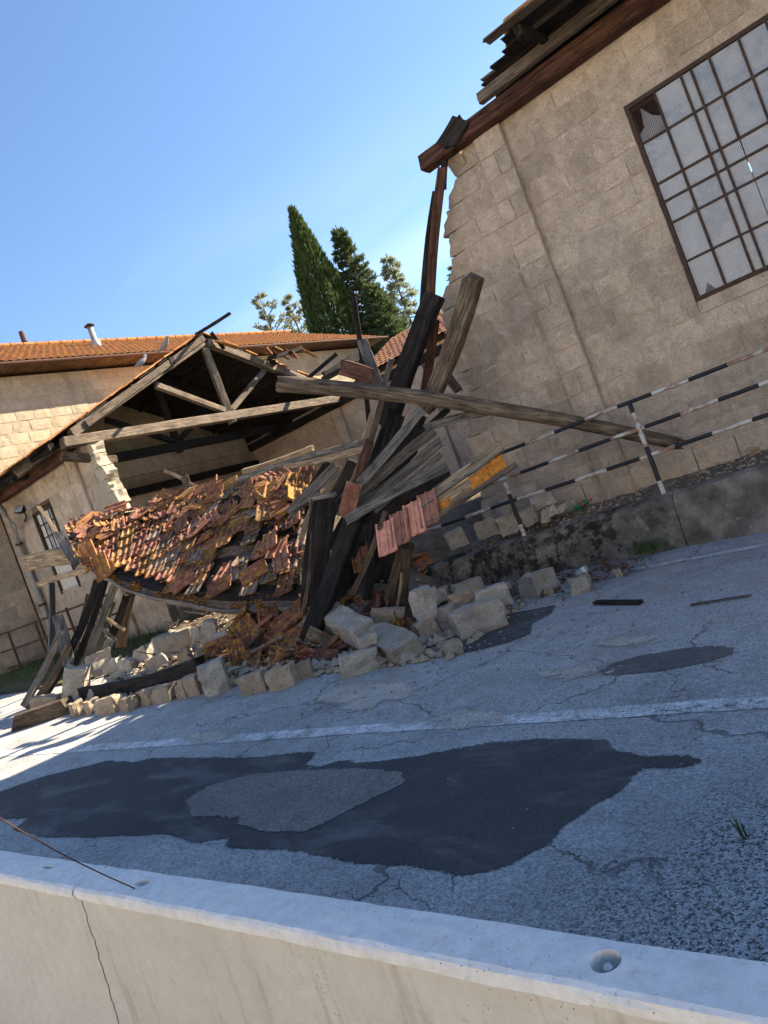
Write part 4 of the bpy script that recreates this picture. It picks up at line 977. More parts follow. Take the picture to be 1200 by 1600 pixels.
# ================================================================== FALLEN ROOF
GRID = [[(138,884,6.9),(195,918,6.6),(262,937,6.45),(350,950,6.35),(482,952,6.35)],
        [(118,850,7.35),(205,858,7.35),(295,868,7.2),(385,858,7.2),(485,862,7.15)],
        [(104,818,8.0),(222,795,8.45),(325,772,8.55),(415,750,8.6),(505,752,8.4)]]
GP = [[at(a, b, Y=c) for a, b, c in row] for row in GRID]
def cr(p, t):
    n = len(p) - 1; x = max(0, min(n - 1e-6, t * n)); i = int(x); k = x - i
    a, b, c, d = p[max(i-1, 0)], p[i], p[i+1], p[min(i+2, n)]
    return (b*2 + (c - a)*k + (a*2 - b*5 + c*4 - d)*k*k + (b*3 - a - c*3 + d)*k*k*k) * .5
def SF(u, v):
    r = [cr(row, u) for row in GP]; k = v
    p = r[0]*((1-k)*(1-2*k)) + r[1]*(4*k*(1-k)) + r[2]*(k*(2*k-1))
    return p + Vector((0, 0, .05 * noise.noise((u*6, v*4, 3))))
def SN(u, v):
    e = .02; du = SF(u + e, v) - SF(u - e, v); dv = SF(u, v + e) - SF(u, v - e); n = du.cross(dv).normalized()
    return (n if n.z > 0 else -n), dv.normalized(), du.normalized()
fr = thing('fallen_roof', at(300, 950, Y=7.5), 'collapsed sagging roof slope of red-brown lichened tiles lying on the heap', 'roof')
for k in range(13):                                        # sarking boards
    v0, v1 = k / 13 + .004, (k + 1) / 13 - .004; vs = []; fs = []; N = 16; u0, u1 = rnd.uniform(.0, .02), rnd.uniform(.95, 1.0)
    for i in range(N + 1):
        u = u0 + (u1 - u0) * i / N; n, _, _ = SN(min(.97, max(.03, u)), (v0 + v1) / 2)
        vs += [SF(u, v0), SF(u, v1), SF(u, v1) - n * .022, SF(u, v0) - n * .022]
    for i in range(N):
        for q in range(4): fs.append((4*i+q, 4*i+(q+1) % 4, 4*(i+1)+(q+1) % 4, 4*(i+1)+q))
    fs += [(0,1,2,3), (4*N+3,4*N+2,4*N+1,4*N)]
    o = obj('board', vs, fs, M['wood_dark'] if k % 3 else M['wood_brown'], fr); recalc(o.data)
vs = []; fs = []; N = 20                                   # pale edge strip along the eave
for i in range(N + 1):
    u = i / N; n, dv, _ = SN(min(.97, max(.03, u)), .03); p = SF(u, 0) - dv * .015; vs += [p + n*.03, p + n*.03 - dv*.02, p - n*.06 - dv*.02, p - n*.06]
for i in range(N):
    for q in range(4): fs.append((4*i+q, 4*i+(q+1) % 4, 4*(i+1)+(q+1) % 4, 4*(i+1)+q))
fs += [(0,1,2,3), (4*N+3,4*N+2,4*N+1,4*N)]
o = obj('eave_strip', vs, fs, M['wood_grey'], fr); recalc(o.data)
for u in (.06, .28, .5, .72, .93):
    mm = MB(); pts = [SF(u, k / 8) - SN(u, min(.95, max(.05, k / 8)))[0] * .09 for k in range(9)]; mm.tube(pts, .055, 6); mm.build('rafter', M['wood_dark'], fr)
NR, NC = 9, 19
for j in range(NR):
    for i in range(NC):
        v = .17 + .83 * (j + .5) / NR; u = (i + .5 + (.5 if j % 2 else 0) * .0) / NC
        skip = .04
        if v < .27 and u > .1: skip = .72 if u < .5 else .45
        if u > .62 and .2 < v < .7: skip = .5
        if u > .86: skip = .5
        if v > .8: skip = max(skip, .25)
        if rnd.random() < skip: continue
        jr = .025 + .3 * max(0, v - .72) + (.2 if u > .7 and rnd.random() < .4 else 0)
        n, dv, du = SN(min(.96, max(.04, u)), min(.96, max(.04, v)))
        left = max(0, 1 - u * 1.6) * .55; tl_ = rnd.choice([TTAN, TTAN, TFAR]) if rnd.random() < left + .08 else (TGREY if rnd.random() < .25 + (.25 if u > .7 else 0) else TILE[0])  # more tan and orange leftwards: lichen, and sunlight put into the colour
        if v > .7 and rnd.random() < .35: tl_ = rnd.choice(TILEB)
        inst('tile', tl_, fr, tmat(SF(u, v) + n * (.045 + rnd.uniform(0, .012) + .05 * max(0, v - .7)), dv - n * .10, n, jr))
def lump(mb, p, r, rr, flat=1.0):
    o = len(mb.v); c = [(0,0,1),(1,0,.1),(0,1,.1),(-1,0,.1),(0,-1,.1),(0,0,-.5),(.7,.7,.3),(-.7,.7,.2)]
    for a in c: mb.v.append(Vector(p) + Vector((a[0]*r*rr.uniform(.6,1.2), a[1]*r*rr.uniform(.6,1.2), a[2]*r*flat*rr.uniform(.6,1.2))))
    for q in ((0,1,6),(0,6,2),(0,2,7),(0,7,3),(0,3,4),(0,4,1),(5,6,1),(5,2,6),(5,7,2),(5,3,7),(5,4,3),(5,1,4)): mb.f.append(tuple(o + k for k in q))
mb = MB(); rr = random.Random(4)
for _ in range(420):
    u = rr.uniform(.05, .95); v = abs(rr.gauss(.03, .05))
    if noise.noise((u * 9, 3, 3)) < -.1: continue
    lump(mb, SF(u, v) + SN(min(.95,max(.05,u)), .05)[0] * .012, rr.uniform(.012, .04), rr, .7)
tag(mb.build('moss', plain('rust_moss', (.20,.085,.025), .98, 0, .5, 40, .05, .01), fr), kind='stuff')
# loose tiles lying on the fallen roof
def loose(px, py, Y, up, nrm, mesh, label, group=None, sc=1):
    p = at(px, py, Y=Y) if not isinstance(px, Vector) else px
    o = inst('clay_tile', mesh, None, tmat(p, up, nrm) @ Matrix.Diagonal((sc, sc, sc, 1))); return tag(o, label, 'roof tile', group)
def onroof(px, py, lab, jr, mesh=None, lift=.1, spin=None):
    best = None
    for a in range(41):
        for b in range(41):
            p = SF(a/40, b/40); d = p - Vector((0,0,EYE)); t = d.dot(Fv); x = d.dot(cx_)/t*FPX+600; y = 800 - d.dot(cy_)/t*FPX
            e = (x-px)**2 + (y-py)**2
            if best is None or e < best[0]: best = (e, a/40, b/40)
    _, u, v = best; n, dv, du = SN(min(.95,max(.05,u)), min(.95,max(.05,v))); s = rnd.uniform(-jr, jr) if spin is None else spin
    up = dv * math.cos(s) + du * math.sin(s)
    loose(SF(u, v) + n * lift, 0, 0, up, n + Vector((rnd.uniform(-.3,.3), rnd.uniform(-.3,.1), 0)), mesh or TILE[0], lab)
for px, py, lab, sp in [(318,838,'dark red tile lying crosswise in the middle of the fallen roof',.5),(362,812,'pale pink rounded tile near the middle of the fallen roof',.9),
    (432,852,'lichened tile standing loose at the right of the fallen roof',-.2),(448,885,'yellow-edged tile lying loose at the lower right of the fallen roof',-.3),
    (296,918,'tile lying askew above the fallen roof eave',.7),(352,925,'cracked grey-spotted tile slipped down to the eave of the fallen roof',1.1),(405,905,'narrow tile slid diagonally across the bare boards',.9),
    (188,828,'sunlit tile lying flat on top of the left shoulder of the fallen roof',-.2),(396,788,'long red tile ridge lying loose at the right top of the fallen roof',.2),(440,765,'orange tile perched at the upper right of the fallen roof',.4)]:
    onroof(px, py, lab, .5, None, .11, sp)
# the two upright tiles at the left corner
loose(140, 868, 6.95, (-.25,.1,1), (.45,-.9,.1), TFAR, 'yellow-lichened tile hanging upright at the left corner of the fallen roof, upper one', None, 1.15)
loose(158, 885, 6.75, (-.3,.2,1), (.5,-.85,.2), TFAR, 'yellow-lichened tile hanging upright at the left corner of the fallen roof, lower one', None, 1.1)
loose(142, 838, 7.3, (.3,.6,.4), (.2,-.6,.7), TILE[0], 'dark tile tipped over behind the two upright lichened tiles')
for k in range(105):                                       # jumble of broken tiles along the top of the slope
    u = rnd.uniform(.0, .97); v = min(1.02, rnd.gauss(.93, .12) if u > .25 else rnd.gauss(.8, .25))
    n, dv, du = SN(min(.95,max(.05,u)), min(.95,max(.05,v))); s = rnd.gauss(0, .7)
    p = SF(max(0,min(1,u)), v) + n * rnd.uniform(.05, .11)
    o = inst('clay_tile', rnd.choice(TILE + TILEB + [TFAR, TTAN, TTAN]), None, tmat(p, dv * math.cos(s) + du * math.sin(s) + n * rnd.gauss(0, .1), n + Vector((rnd.gauss(.12,.25), rnd.gauss(.12,.25), 0))))
    tag(o, 'broken roof tile in the sunlit jumble along the top of the fallen roof', 'roof tile', 'tile jumble on top of the fallen roof')

# ================================================================== RUBBLE GROUND UNDER THE HEAP
def sst(a, b, x):
    k = max(0, min(1, (x - a) / (b - a))); return k * k * (3 - 2 * k)
def gz(x, y): return road_z(x) if y < 8.1 else max(.72, road_z(x) + .05)
def heap(x, y):
    g = road_z(x); mx = sst(-11.2, -10.2, x) * (1 - sst(-6.6, -5.3, x)); f = sst(5.35, 7.4, y)
    h = g + mx * f * .42 + mx * .06 * sst(5.2, 5.6, y)
    if y > 8.0: h = max(h, .70 * mx + g * (1 - mx)) + mx * sst(8, 9.4, y) * .55 + mx * sst(9.5, 11, y) * .25
    return h + mx * f * (.10 * noise.noise((x*1.7, y*1.7, 5)) + .05 * noise.noise((x*5, y*5, 1))) - .05 * (1 - mx * sst(5.2, 5.5, y))
tag(rough_sheet('rubble_ground', -11.6, -5.2, 5.1, 13.5, 90, 90, heap, M['soil']), kind='structure')
# ================================================================== TIMBERS OF THE HEAP
pbeam('log', (438,594,7.2), (1060,687,8.93), 27, 27, 'wood_log', 'long round grey-brown log lying across the whole heap', 'log', log=True, taper=.72, jit=.07, seg=26, roll=0)
pbeam('timber_post', (690,262,9.12), (671,476,8.95), 14, 14, 'wood_red', 'red-brown post hanging upright from the broken eave beam', 'post', roll=4, jit=.05)
pbeam('timber_post', (680,300,9.2), (660,482,9.05), 11, 12, 'wood_dark', 'dark board fixed along the left of the hanging red-brown post', 'board', roll=8, split=.3)
pbeam('timber_post', (695,250,9.16), (692,296,9.16), 9, 9, 'wood_dark', 'short dark stub joining the eave beam to the hanging post', 'post')
pbeam('timber_beam', (678,462,8.85), (604,668,8.35), 27, 24, 'wood_dark', 'thick dark beam leaning below the hanging post, behind the log', 'beam', roll=22, jit=.05, split=.15)
pbeam('timber_beam', (655,497,9.0), (600,640,8.7), 9, 22, 'wood_brown', 'slim brown board along the left side of the thick dark leaning beam', 'board', roll=10)
pbeam('timber_beam', (680,500,9.1), (662,625,8.9), 13, 12, 'wood_red', 'reddish post standing behind the thick dark leaning beam', 'post', split=.2)
pbeam('timber_beam', (743,436,8.0), (668,640,8.35), 26, 23, 'wood_log', 'thick grey squared beam pointing up right with its cut end showing', 'beam', roll=20, jit=.04)
pbeam('timber_beam', (553,464,9.4), (578,665,9.2), 8, 8, 'wood_dark', 'slim black pole standing upright left of the crossing beams', 'pole')
pbeam('timber_board', (566,532,9.0), (624,690,8.5), 17, 6, 'wood_grey', 'grey board leaning to the left behind the log', 'board')
pbeam('timber_board', (612,560,8.8), (598,612,8.7), 9, 5, 'wood_grey', 'short grey stick standing just behind the log', 'stick')
pbeam('timber_board', (640,540,9.2), (626,640,9.0), 9, 8, 'wood_grey', 'narrow grey post between the thick dark beam and the leaning grey board', 'post')
pbeam('timber_board', (697,585,9.1), (716,610,9.1), 14, 6, 'wood_brown', 'short brown offcut poking out right of the squared beam', 'offcut')
pbeam('timber_board', (532,573,8.6), (579,588,8.6), 25, 6, 'wood_red', 'reddish board lying tilted on the left end of the log', 'board', roll=6)
pbeam('timber_board', (505,592,8.9), (560,566,9.0), 9, 7, 'wood_dark', 'dark batten sticking out behind the log beside the reddish board', 'batten')
# fan of grey boards
pbeam('timber_board', (660,640,7.7), (562,757,7.1), 15, 6, 'wood_grey', 'thick grey plank at the top of the fan of boards', 'plank', roll=8)
pbeam('timber_board', (676,672,7.85), (556,779,7.2), 16, 4, 'wood_grey', 'wide grey board in the fan, just under the thick top plank', 'board', roll=-5)
pbeam('timber_board', (688,692,7.75), (560,795,7.1), 15, 4, 'wood_grey', 'wide grey board in the middle of the fan with a splintered end', 'board', roll=-5, split=.25)
pbeam('timber_board', (689,711,7.65), (585,799,7.0), 9, 4, 'wood_grey', 'narrow grey board below the two wide boards of the fan', 'board', roll=-8)
pbeam('timber_board', (699,729,7.3), (540,812,6.6), 14, 6, 'wood_grey', 'lowest blue-grey plank of the fan with a pointed right end', 'plank', roll=12, taper=1.1)
pbeam('timber_board', (764,641,8.3), (664,668,7.9), 12, 6, 'wood_grey', 'short grey board wedged under the right half of the log', 'board', split=.3)
pbeam('timber_board', (700,640,8.4), (640,690,8.1), 10, 8, 'wood_dark', 'dark lath under the log behind the grey fan of boards', 'lath')
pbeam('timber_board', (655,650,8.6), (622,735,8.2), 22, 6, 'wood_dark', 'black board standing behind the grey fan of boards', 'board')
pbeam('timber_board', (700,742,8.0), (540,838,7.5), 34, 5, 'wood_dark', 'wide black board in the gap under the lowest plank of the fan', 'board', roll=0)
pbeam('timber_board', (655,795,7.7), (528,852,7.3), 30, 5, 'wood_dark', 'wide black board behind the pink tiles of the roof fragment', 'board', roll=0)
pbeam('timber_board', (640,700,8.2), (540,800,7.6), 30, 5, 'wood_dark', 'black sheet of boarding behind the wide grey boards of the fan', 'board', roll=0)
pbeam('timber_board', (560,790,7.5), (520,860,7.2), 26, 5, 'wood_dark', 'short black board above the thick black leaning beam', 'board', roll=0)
# slim uprights left of the fan
pbeam('timber_board', (596,628,7.9), (573,708,7.6), 9, 7, 'wood_brown', 'brown lath standing left of the fan of boards, upper piece', 'lath')
pbeam('timber_board', (577,690,7.5), (556,760,7.1), 13, 9, 'wood_red', 'reddish split post below the brown lath', 'post', split=.3)
pbeam('timber_board', (618,650,8.3), (575,760,7.7), 30, 8, 'wood_dark', 'wide black board deep behind the reddish split post', 'board')
pbeam('timber_board', (585,650,8.5), (566,705,8.2), 16, 6, 'wood_pale', 'pale splintered board catching the sun behind the brown lath', 'board', split=.5)
# long poles over the heap's top
pbeam('timber_pole', (577,687,7.9), (372,748,8.6), 8, 8, 'wood_grey', 'long grey pole lying over the top of the tile heap', 'pole', roll=0)
pbeam('timber_pole', (490,700,9.2), (382,737,9.6), 8, 6, 'wood_pale', 'pale lath lying farthest back on the tile heap', 'lath')
pbeam('timber_pole', (568,703,7.7), (446,730,8.2), 9, 7, 'wood_pale', 'split pale yellow lath beneath the long grey pole', 'lath', split=.6, jit=.2)
pbeam('timber_pole', (440,770,8.3), (300,782,8.7), 5, 5, 'wood_dark', 'thin dark rod lying along the upper tile jumble', 'rod', bend=(.12, 0))
pbeam('timber_pole', (258,735,9.4), (305,760,9.3), 5, 4, 'wood_pale', 'thin stick poking up left above the tile jumble', 'stick')
pbeam('timber_board', (288,745,9.3), (296,765,9.3), 12, 10, 'wood_brown', 'small wooden bracket on top of the tile jumble', 'bracket')
# boards running down between roof and fan
for a, b, w, m_, lab in [((525,728,8.0),(452,802,7.4),16,'wood_grey','grey rafter sliding down right beside the fallen roof'),((540,735,7.8),(506,778,7.4),15,'wood_pale','bright split board sliding down beside the grey rafter'),
    ((512,722,8.2),(470,785,7.7),10,'wood_dark','dark lath left of the grey rafter at the heap top'),((552,722,7.9),(516,785,7.4),16,'wood_dark','black board right of the bright split board'),
    ((560,745,7.4),(500,830,6.9),12,'wood_grey','grey lath running down toward the upright black panel'),((492,735,8.5),(440,790,8.0),9,'wood_brown','brown lath among the tiles at the right of the fallen roof'),
    ((470,725,8.8),(425,775,8.4),9,'wood_grey','grey lath among the uppermost tiles'),((452,728,9.0),(420,760,8.8),12,'wood_brown','short brown board behind the uppermost tiles'),
    ((488,790,7.4),(470,842,7.1),8,'wood_pale','thin pale stick standing at the right end of the fallen roof'),((500,770,7.5),(452,800,7.4),6,'wood_grey','thin grey stick lying across the right end of the fallen roof'),
    ((545,775,7.2),(495,800,7.0),10,'wood_dark','dark board lying just above the upright black panel'),((412,742,9.2),(392,772,9.0),12,'wood_grey','weathered board end sticking up out of the upper tiles')]:
    pbeam('timber_board', a, b, w, 5, m_, lab, 'board', split=.15)
# dark lower part
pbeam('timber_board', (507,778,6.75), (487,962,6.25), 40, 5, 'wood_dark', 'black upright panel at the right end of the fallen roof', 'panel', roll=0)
pbeam('timber_board', (489,776,6.68), (476,958,6.2), 6, 8, 'wood_brown', 'brown bent edge lath along the left of the upright black panel', 'lath', bend=(.05, 0))
pbeam('timber_board', (486,780,6.66), (524,772,6.7), 6, 8, 'wood_grey', 'short grey lath capping the upright black panel', 'lath')
pbeam('timber_beam', (553,815,6.75), (478,1014,5.85), 27, 24, 'wood_dark', 'thick black beam leaning down to the road in front of the panel', 'beam', roll=20)
pbeam('timber_beam', (588,815,7.0), (572,950,6.7), 15, 13, 'wood_dark', 'black post standing right of the thick black beam', 'post')
pbeam('timber_beam', (604,800,6.8), (552,930,6.4), 9, 7, 'wood_brown', 'slim brown stick leaning across the black post', 'stick')
pbeam('timber_beam', (632,850,7.0), (622,948,6.9), 26, 22, 'wood_brown', 'short thick brown stump standing under the tile fragment', 'stump', split=.2)
pbeam('timber_beam', (622,880,6.9), (606,945,6.7), 14, 12, 'wood_brown', 'slanting brown piece leaning on the stump under the tile fragment', 'beam')
pbeam('timber_board', (628,895,6.75), (620,955,6.6), 4, 4, 'wood_pale', 'thin pale stick standing in front of the brown stump', 'stick')
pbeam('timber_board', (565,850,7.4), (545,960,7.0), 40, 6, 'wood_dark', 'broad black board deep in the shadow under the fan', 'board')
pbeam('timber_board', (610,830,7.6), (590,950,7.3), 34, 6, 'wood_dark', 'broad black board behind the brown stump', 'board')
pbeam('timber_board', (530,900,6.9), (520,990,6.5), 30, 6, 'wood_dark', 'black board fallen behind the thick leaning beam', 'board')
# left foot of the heap
pbeam('timber_board', (61,792,7.8), (97,848,7.4), 6, 5, 'wood_pale', 'thin pale stick rising in front of the left window', 'stick')
pbeam('timber_board', (92,835,7.4), (120,880,7.2), 15, 6, 'wood_grey', 'pale grey splintered board end left of the upright tiles', 'board', split=.5)
pbeam('timber_beam', (44,879,7.4), (116,866,7.5), 25, 22, 'wood_pale', 'pale broken beam end jutting out left over the street', 'beam', split=.35, jit=.12, taper=1.05)
pbeam('timber_board', (61,912,7.2), (136,890,7.0), 9, 5, 'wood_pale', 'thin pale board jutting out left below the broken beam end', 'board')
pbeam('timber_beam', (82,912,6.9), (78,1048,6.6), 8, 8, 'black', 'thin black steel post leaning at the left end of the heap', 'post')
for a, b, w, m_, lab in [((90,962,6.2),(108,1036,5.9),17,'wood_grey','curved blue-grey board standing right of the black steel post'),((98,985,6.1),(38,1104,5.4),11,'wood_grey','grey lath sloping down to the road at the far left'),
    ((110,1010,6.0),(48,1108,5.35),11,'wood_brown','brown lath sloping to the road beside the grey lath'),((122,1000,6.2),(60,1105,5.5),9,'wood_dark','dark lath sloping to the road, third from the left'),
    ((155,908,6.9),(106,1028,6.2),12,'wood_dark','black rafter propping the left corner of the fallen roof'),((166,908,6.9),(118,1038,6.2),9,'wood_dark','second black rafter under the left corner of the fallen roof'),
    ((180,915,7.0),(130,1042,6.3),12,'wood_grey','grey rafter under the left corner of the fallen roof'),((176,940,7.0),(145,1040,6.5),9,'wood_grey','thin grey lath leaning among the rafters at the left'),
    ((200,930,7.2),(160,1030,6.8),12,'wood_dark','dark slat leaning right of the grey rafter'),((150,955,6.7),(195,985,6.9),5,'wood_pale','thin pale batten crossing the leaning rafters, upper one'),
    ((145,975,6.6),(182,1000,6.8),5,'wood_grey','thin grey batten crossing the leaning rafters, lower one'),((205,920,7.4),(188,1010,7.1),16,'wood_brown','brown board standing deep under the fallen roof at the left'),
    ((175,1000,6.5),(140,1050,6.1),14,'wood_grey','short grey board leaning at the foot of the rafters'),((140,930,6.9),(100,1050,6.2),8,'wood_brown','brown slat left of the black propping rafter')]:
    pbeam('timber_board', a, b, w, 5, m_, lab, 'board', bend=(rnd.uniform(-.05, .05), 0))
def on_road(px, py, lift=0): return at(px, py, road=lift)
def gbeam(a, b, wpx, hpx, mat, lab, cat, **kw):
    p0, p1 = on_road(*a), on_road(*b); s = (mpp(p0) + mpp(p1)) / 2; hz = hpx * s; up = Vector((0, 0, hz / 2 + .004))
    SEED[0] += 1; m = beam_mesh((p1-p0).length, wpx*s, hz, SEED[0], M[mat], **kw); m.name = 'timber_beam'
    o = inst('timber_beam', m, None, frame((p0+p1)/2 + up, p1-p0, (0,0,1))); return tag(o, lab, cat)
gbeam((30,1139,0), (112,1112,0), 26, 22, 'wood_brown', 'thick weathered beam lying on the road at the lower left of the heap', 'beam', split=.3, taper=1.1)
gbeam((932,944,0), (1002,944,0), 13, 5, 'wood_dark', 'short dark board lying alone on the road', 'board', split=.2)
gbeam((1080,947,0), (1174,932,0), 7, 2.5, 'wood_grey', 'thin grey strip of wood lying on the road at the right', 'stick')
pbeam('timber_beam', (132,1088,5.42), (316,1042,5.5), 24, 20, 'wood_dark', 'dark beam lying level along the foot of the heap at the left', 'beam', roll=5)
# fragment of roof with tiles and orange foam
A, B_, C_, D_ = at(594,826,Y=6.75), at(782,692,Y=7.3), at(798,740,Y=7.15), at(600,872,Y=6.55)
fg = thing('roof_fragment', (A + C_) / 2, 'broken roof fragment of pale boards with pink tiles and orange foam', 'roof fragment')
ux_, dn = (B_ - A), (D_ - A); nrm = ux_.cross(dn).normalized()
if nrm.dot(Vector((0,0,EYE)) - A) < 0: nrm = -nrm
Lf = ux_.length; Wf = dn.length
def FP(s, q, h=0): return A + (B_ - A) * s + ((D_ - A) * (1 - s) + (C_ - B_) * s) * q + nrm * h
for q0, q1, s0, s1, h, mt in [(.0,.33,.30,1.0,.02,'wood_pale'),(.30,.36,.34,1.02,.05,'wood_grey'),(.36,.62,.36,.80,.0,'wood_pale'),(.64,.86,.38,.92,.0,'wood_pale'),(.86,1.0,.34,1.06,.045,'wood_truss'),(.2,.8,.05,.42,-.03,'wood_dark')]:
    p0, p1 = FP(s0, (q0+q1)/2, h), FP(s1, (q0+q1)/2, h); SEED[0] += 1
    m = beam_mesh((p1-p0).length, Wf*(q1-q0)*.97*(1.15), .022, SEED[0], M[mt], jit=.05, split=.05); m.name = 'board'
    inst('board', m, fg, frame((p0+p1)/2, p1-p0, nrm))
for k in range(4):
    s = .055 + k * .117; up = -(D_ - A).normalized()
    inst('tile', TPINK, fg, tmat(FP(s, .5, .035 + .004*(k % 2)), up, nrm, .02) @ Matrix.Diagonal((1.02, .98, 1, 1)))
for cs, cq, rs, rq in ((.80,.62,.075,.27),(.93,.50,.06,.27),(.52,.66,.05,.20),(.05,.14,.05,.10)):
    vs = []; fs = []; N = 14
    for j in range(N + 1):
        for i in range(N + 1):
            a_, c_ = i / N * 2 - 1, j / N * 2 - 1; k = 1 + .25 * noise.noise((a_ * 2 + cs * 9, c_ * 2, 3)); r_ = max(abs(a_), abs(c_))
            vs.append(FP(cs + a_ * rs * k, cq + c_ * rq * k, .004 + (1 - r_ ** 4) * (.022 + .028 * noise.noise((a_ * 3, c_ * 3, cs * 7)) + .014 * noise.noise((a_ * 9, c_ * 9, cs)))))
    for j in range(N):
        for i in range(N): fs.append((j*(N+1)+i, j*(N+1)+i+1, (j+1)*(N+1)+i+1, (j+1)*(N+1)+i))
    obj('foam', vs, fs, M['foam'], fg, None, True)
pbeam('clay_tile', (553,757,7.0), (541,806,6.85), 26, 5, 'tile', 'ribbed red tile standing upright left of the fan of boards', 'roof tile', roll=0)

# ================================================================== STONES
def stone_mesh(sx, sy, sz, seed, mat, chip=.18, rnd_=.06):
    r = random.Random(seed); b = bmesh.new()
    for x in (-1, 1):
        for y in (-1, 1):
            for z in (-1, 1):
                c = chip * (r.random() ** 1.6) * 2.6
                if r.random() < .45:
                    for ax in range(3):
                        k = [1 - rnd_, 1 - rnd_, 1 - rnd_]; k[ax] -= c; b.verts.new((x*k[0], y*k[1], z*k[2]))
                else:
                    for ax in range(3):
                        k = [1, 1, 1]; k[ax] -= rnd_ * 1.6; b.verts.new((x*k[0]*r.uniform(.94,1.02), y*k[1]*r.uniform(.94,1.02), z*k[2]*r.uniform(.94,1.02)))
    h = bmesh.ops.convex_hull(b, input=b.verts); 
    bmesh.ops.delete(b, geom=list({e for e in h['geom_interior'] + h['geom_unused'] if isinstance(e, bmesh.types.BMVert)}), context='VERTS')
    bmesh.ops.subdivide_edges(b, edges=b.edges, cuts=2, use_grid_fill=True)
    sx, sy, sz = sx/2, sy/2, sz/2; o = r.uniform(0, 99)
    for v in b.verts:
        p = Vector((v.co.x*sx, v.co.y*sy, v.co.z*sz)); d = noise.noise((p.x*9+o, p.y*9, p.z*9)) * .045 + noise.noise((p.x*24+o, p.y*24, p.z*24)) * .02
        v.co = p + p.normalized() * d
    bmesh.ops.triangulate(b, faces=b.faces); bmesh.ops.recalc_face_normals(b, faces=b.faces)
    m = D.meshes.new('stone_block'); b.to_mesh(m); b.free(); m.materials.append(mat); return m
def stone(px, py, wpx, hpx, label, Y=None, dep=None, tilt=0, yaw=None, mat='stone', name='stone_block', chip=.18, pitch=0, group=None):
    SEED[0] += 1; r = random.Random(SEED[0])
    if Y is None:
        g = at(px + .17*hpx, py + .46*hpx, road=0); d = dep or (wpx * mpp(g) * .8); p = at(px, py, Y=g.y + d * .3)
    else: p = at(px, py, Y=Y)
    q_ = 1 if max(wpx, hpx) > 44 else r.uniform(.78, 1.12)
    s = mpp(p) * q_; sx, sz = wpx*s, hpx*s; sy = dep or min(sx, max(sz, .6*sx)) * r.uniform(.75, 1)
    yw = R_(r.uniform(-25, 35)) if yaw is None else R_(yaw)
    # photo-plane tilt: rotate about the line of sight; world up is already 20.5 degrees off the photo's
    Mx = Matrix.Translation(p) @ Matrix.Rotation(-R_(tilt), 4, Fv) @ Matrix.Rotation(PSI + yw, 4, 'Z') @ Matrix.Rotation(R_(pitch), 4, 'X')
    return tag(inst(name, stone_mesh(sx, sy, sz, SEED[0], M[mat], chip), None, Mx), label, 'stone', group)
def stone_line(a, c, w, h, label, seed):
    p0, p1 = at(a[0], a[1], Y=a[2]), at(c[0], c[1], Y=c[2]); tag(inst('stone_block', stone_mesh((p1-p0).length, w, h, seed, M['stone'], .08), None, frame((p0+p1)/2, p1-p0, (.1,-.25,1))), label, 'stone')
stone_line((512,962,6.3), (574,992,5.85), .27, .23, 'big grey stone beam, upper half of the pair lying end to end', 501)
stone_line((584,998,5.74), (641,1022,5.3), .29, .25, 'big grey stone beam, lower half of the pair pointing at the road', 502)
stone(561,1036,60,38,'squared grey stone lying on the road in front of the paired stone beams', tilt=-8, chip=.1)
stone(575,1001,24,16,'small grey stone lying on the lower stone beam', Y=5.35)
stone(608,966,52,32,'brownish stone half hidden behind the paired stone beams', Y=6.3, mat='stone_warm', tilt=-20)
stone(662,943,34,46,'grey squared stone standing tilted on top of the right-hand blocks', Y=6.05, tilt=-12, yaw=20, chip=.08)
stone(665,985,42,40,'brown-grey stone right beneath the tilted standing one', Y=5.95, mat='stone_warm', tilt=5)
stone(700,963,32,32,'small stone between the tilted stone and the largest pale block', Y=6.2)
stone(746,968,80,50,'largest pale block on the road at the right of the heap', tilt=0, yaw=5, chip=.12)
stone(771,933,50,34,'pale block behind and right of the largest one', Y=6.45, tilt=0)
stone(726,935,54,27,'rounded pale stone lying on top behind the largest block', Y=6.5, chip=.35, mat='stone_warm')
stone(688,930,32,26,'small grey stone behind the tilted standing stone', Y=6.75)
stone(732,917,44,20,'flat grey stone farthest back against the mossy wall', Y=7.0)
stone(707,1012,27,28,'small pale stone alone on the road left of the largest block')
stone(841,913,46,38,'pale chipped stone beside the dead leaves', tilt=-4)
stone(907,914,29,27,'small square stone beside the glass jar', tilt=2)
stone(857,925,16,12,'little stone at the right foot of the chipped stone', mat='stone_warm')
stone(963,895,14,14,'little warm stone among the dead leaves', mat='stone_warm')
stone(793,915,14,13,'little round stone by the mossy wall', Y=7.2, chip=.3)
stone(335,1060,38,52,'upright squared grey stone in front of the tile pile', tilt=-4, yaw=10, chip=.08)
stone(398,1067,46,34,'tan kerb stone under the tile pile, first right of the upright stone', mat='stone_warm', tilt=1)
stone(441,1060,46,36,'tan kerb stone under the tile pile, second right of the upright stone', mat='stone_warm', tilt=1)
stone(475,1048,26,27,'small kerb stone at the right end of the row under the tile pile', mat='stone_warm', tilt=-3)
stone(302,1071,32,34,'rough brown stone just left of the upright stone', mat='stone_warm')
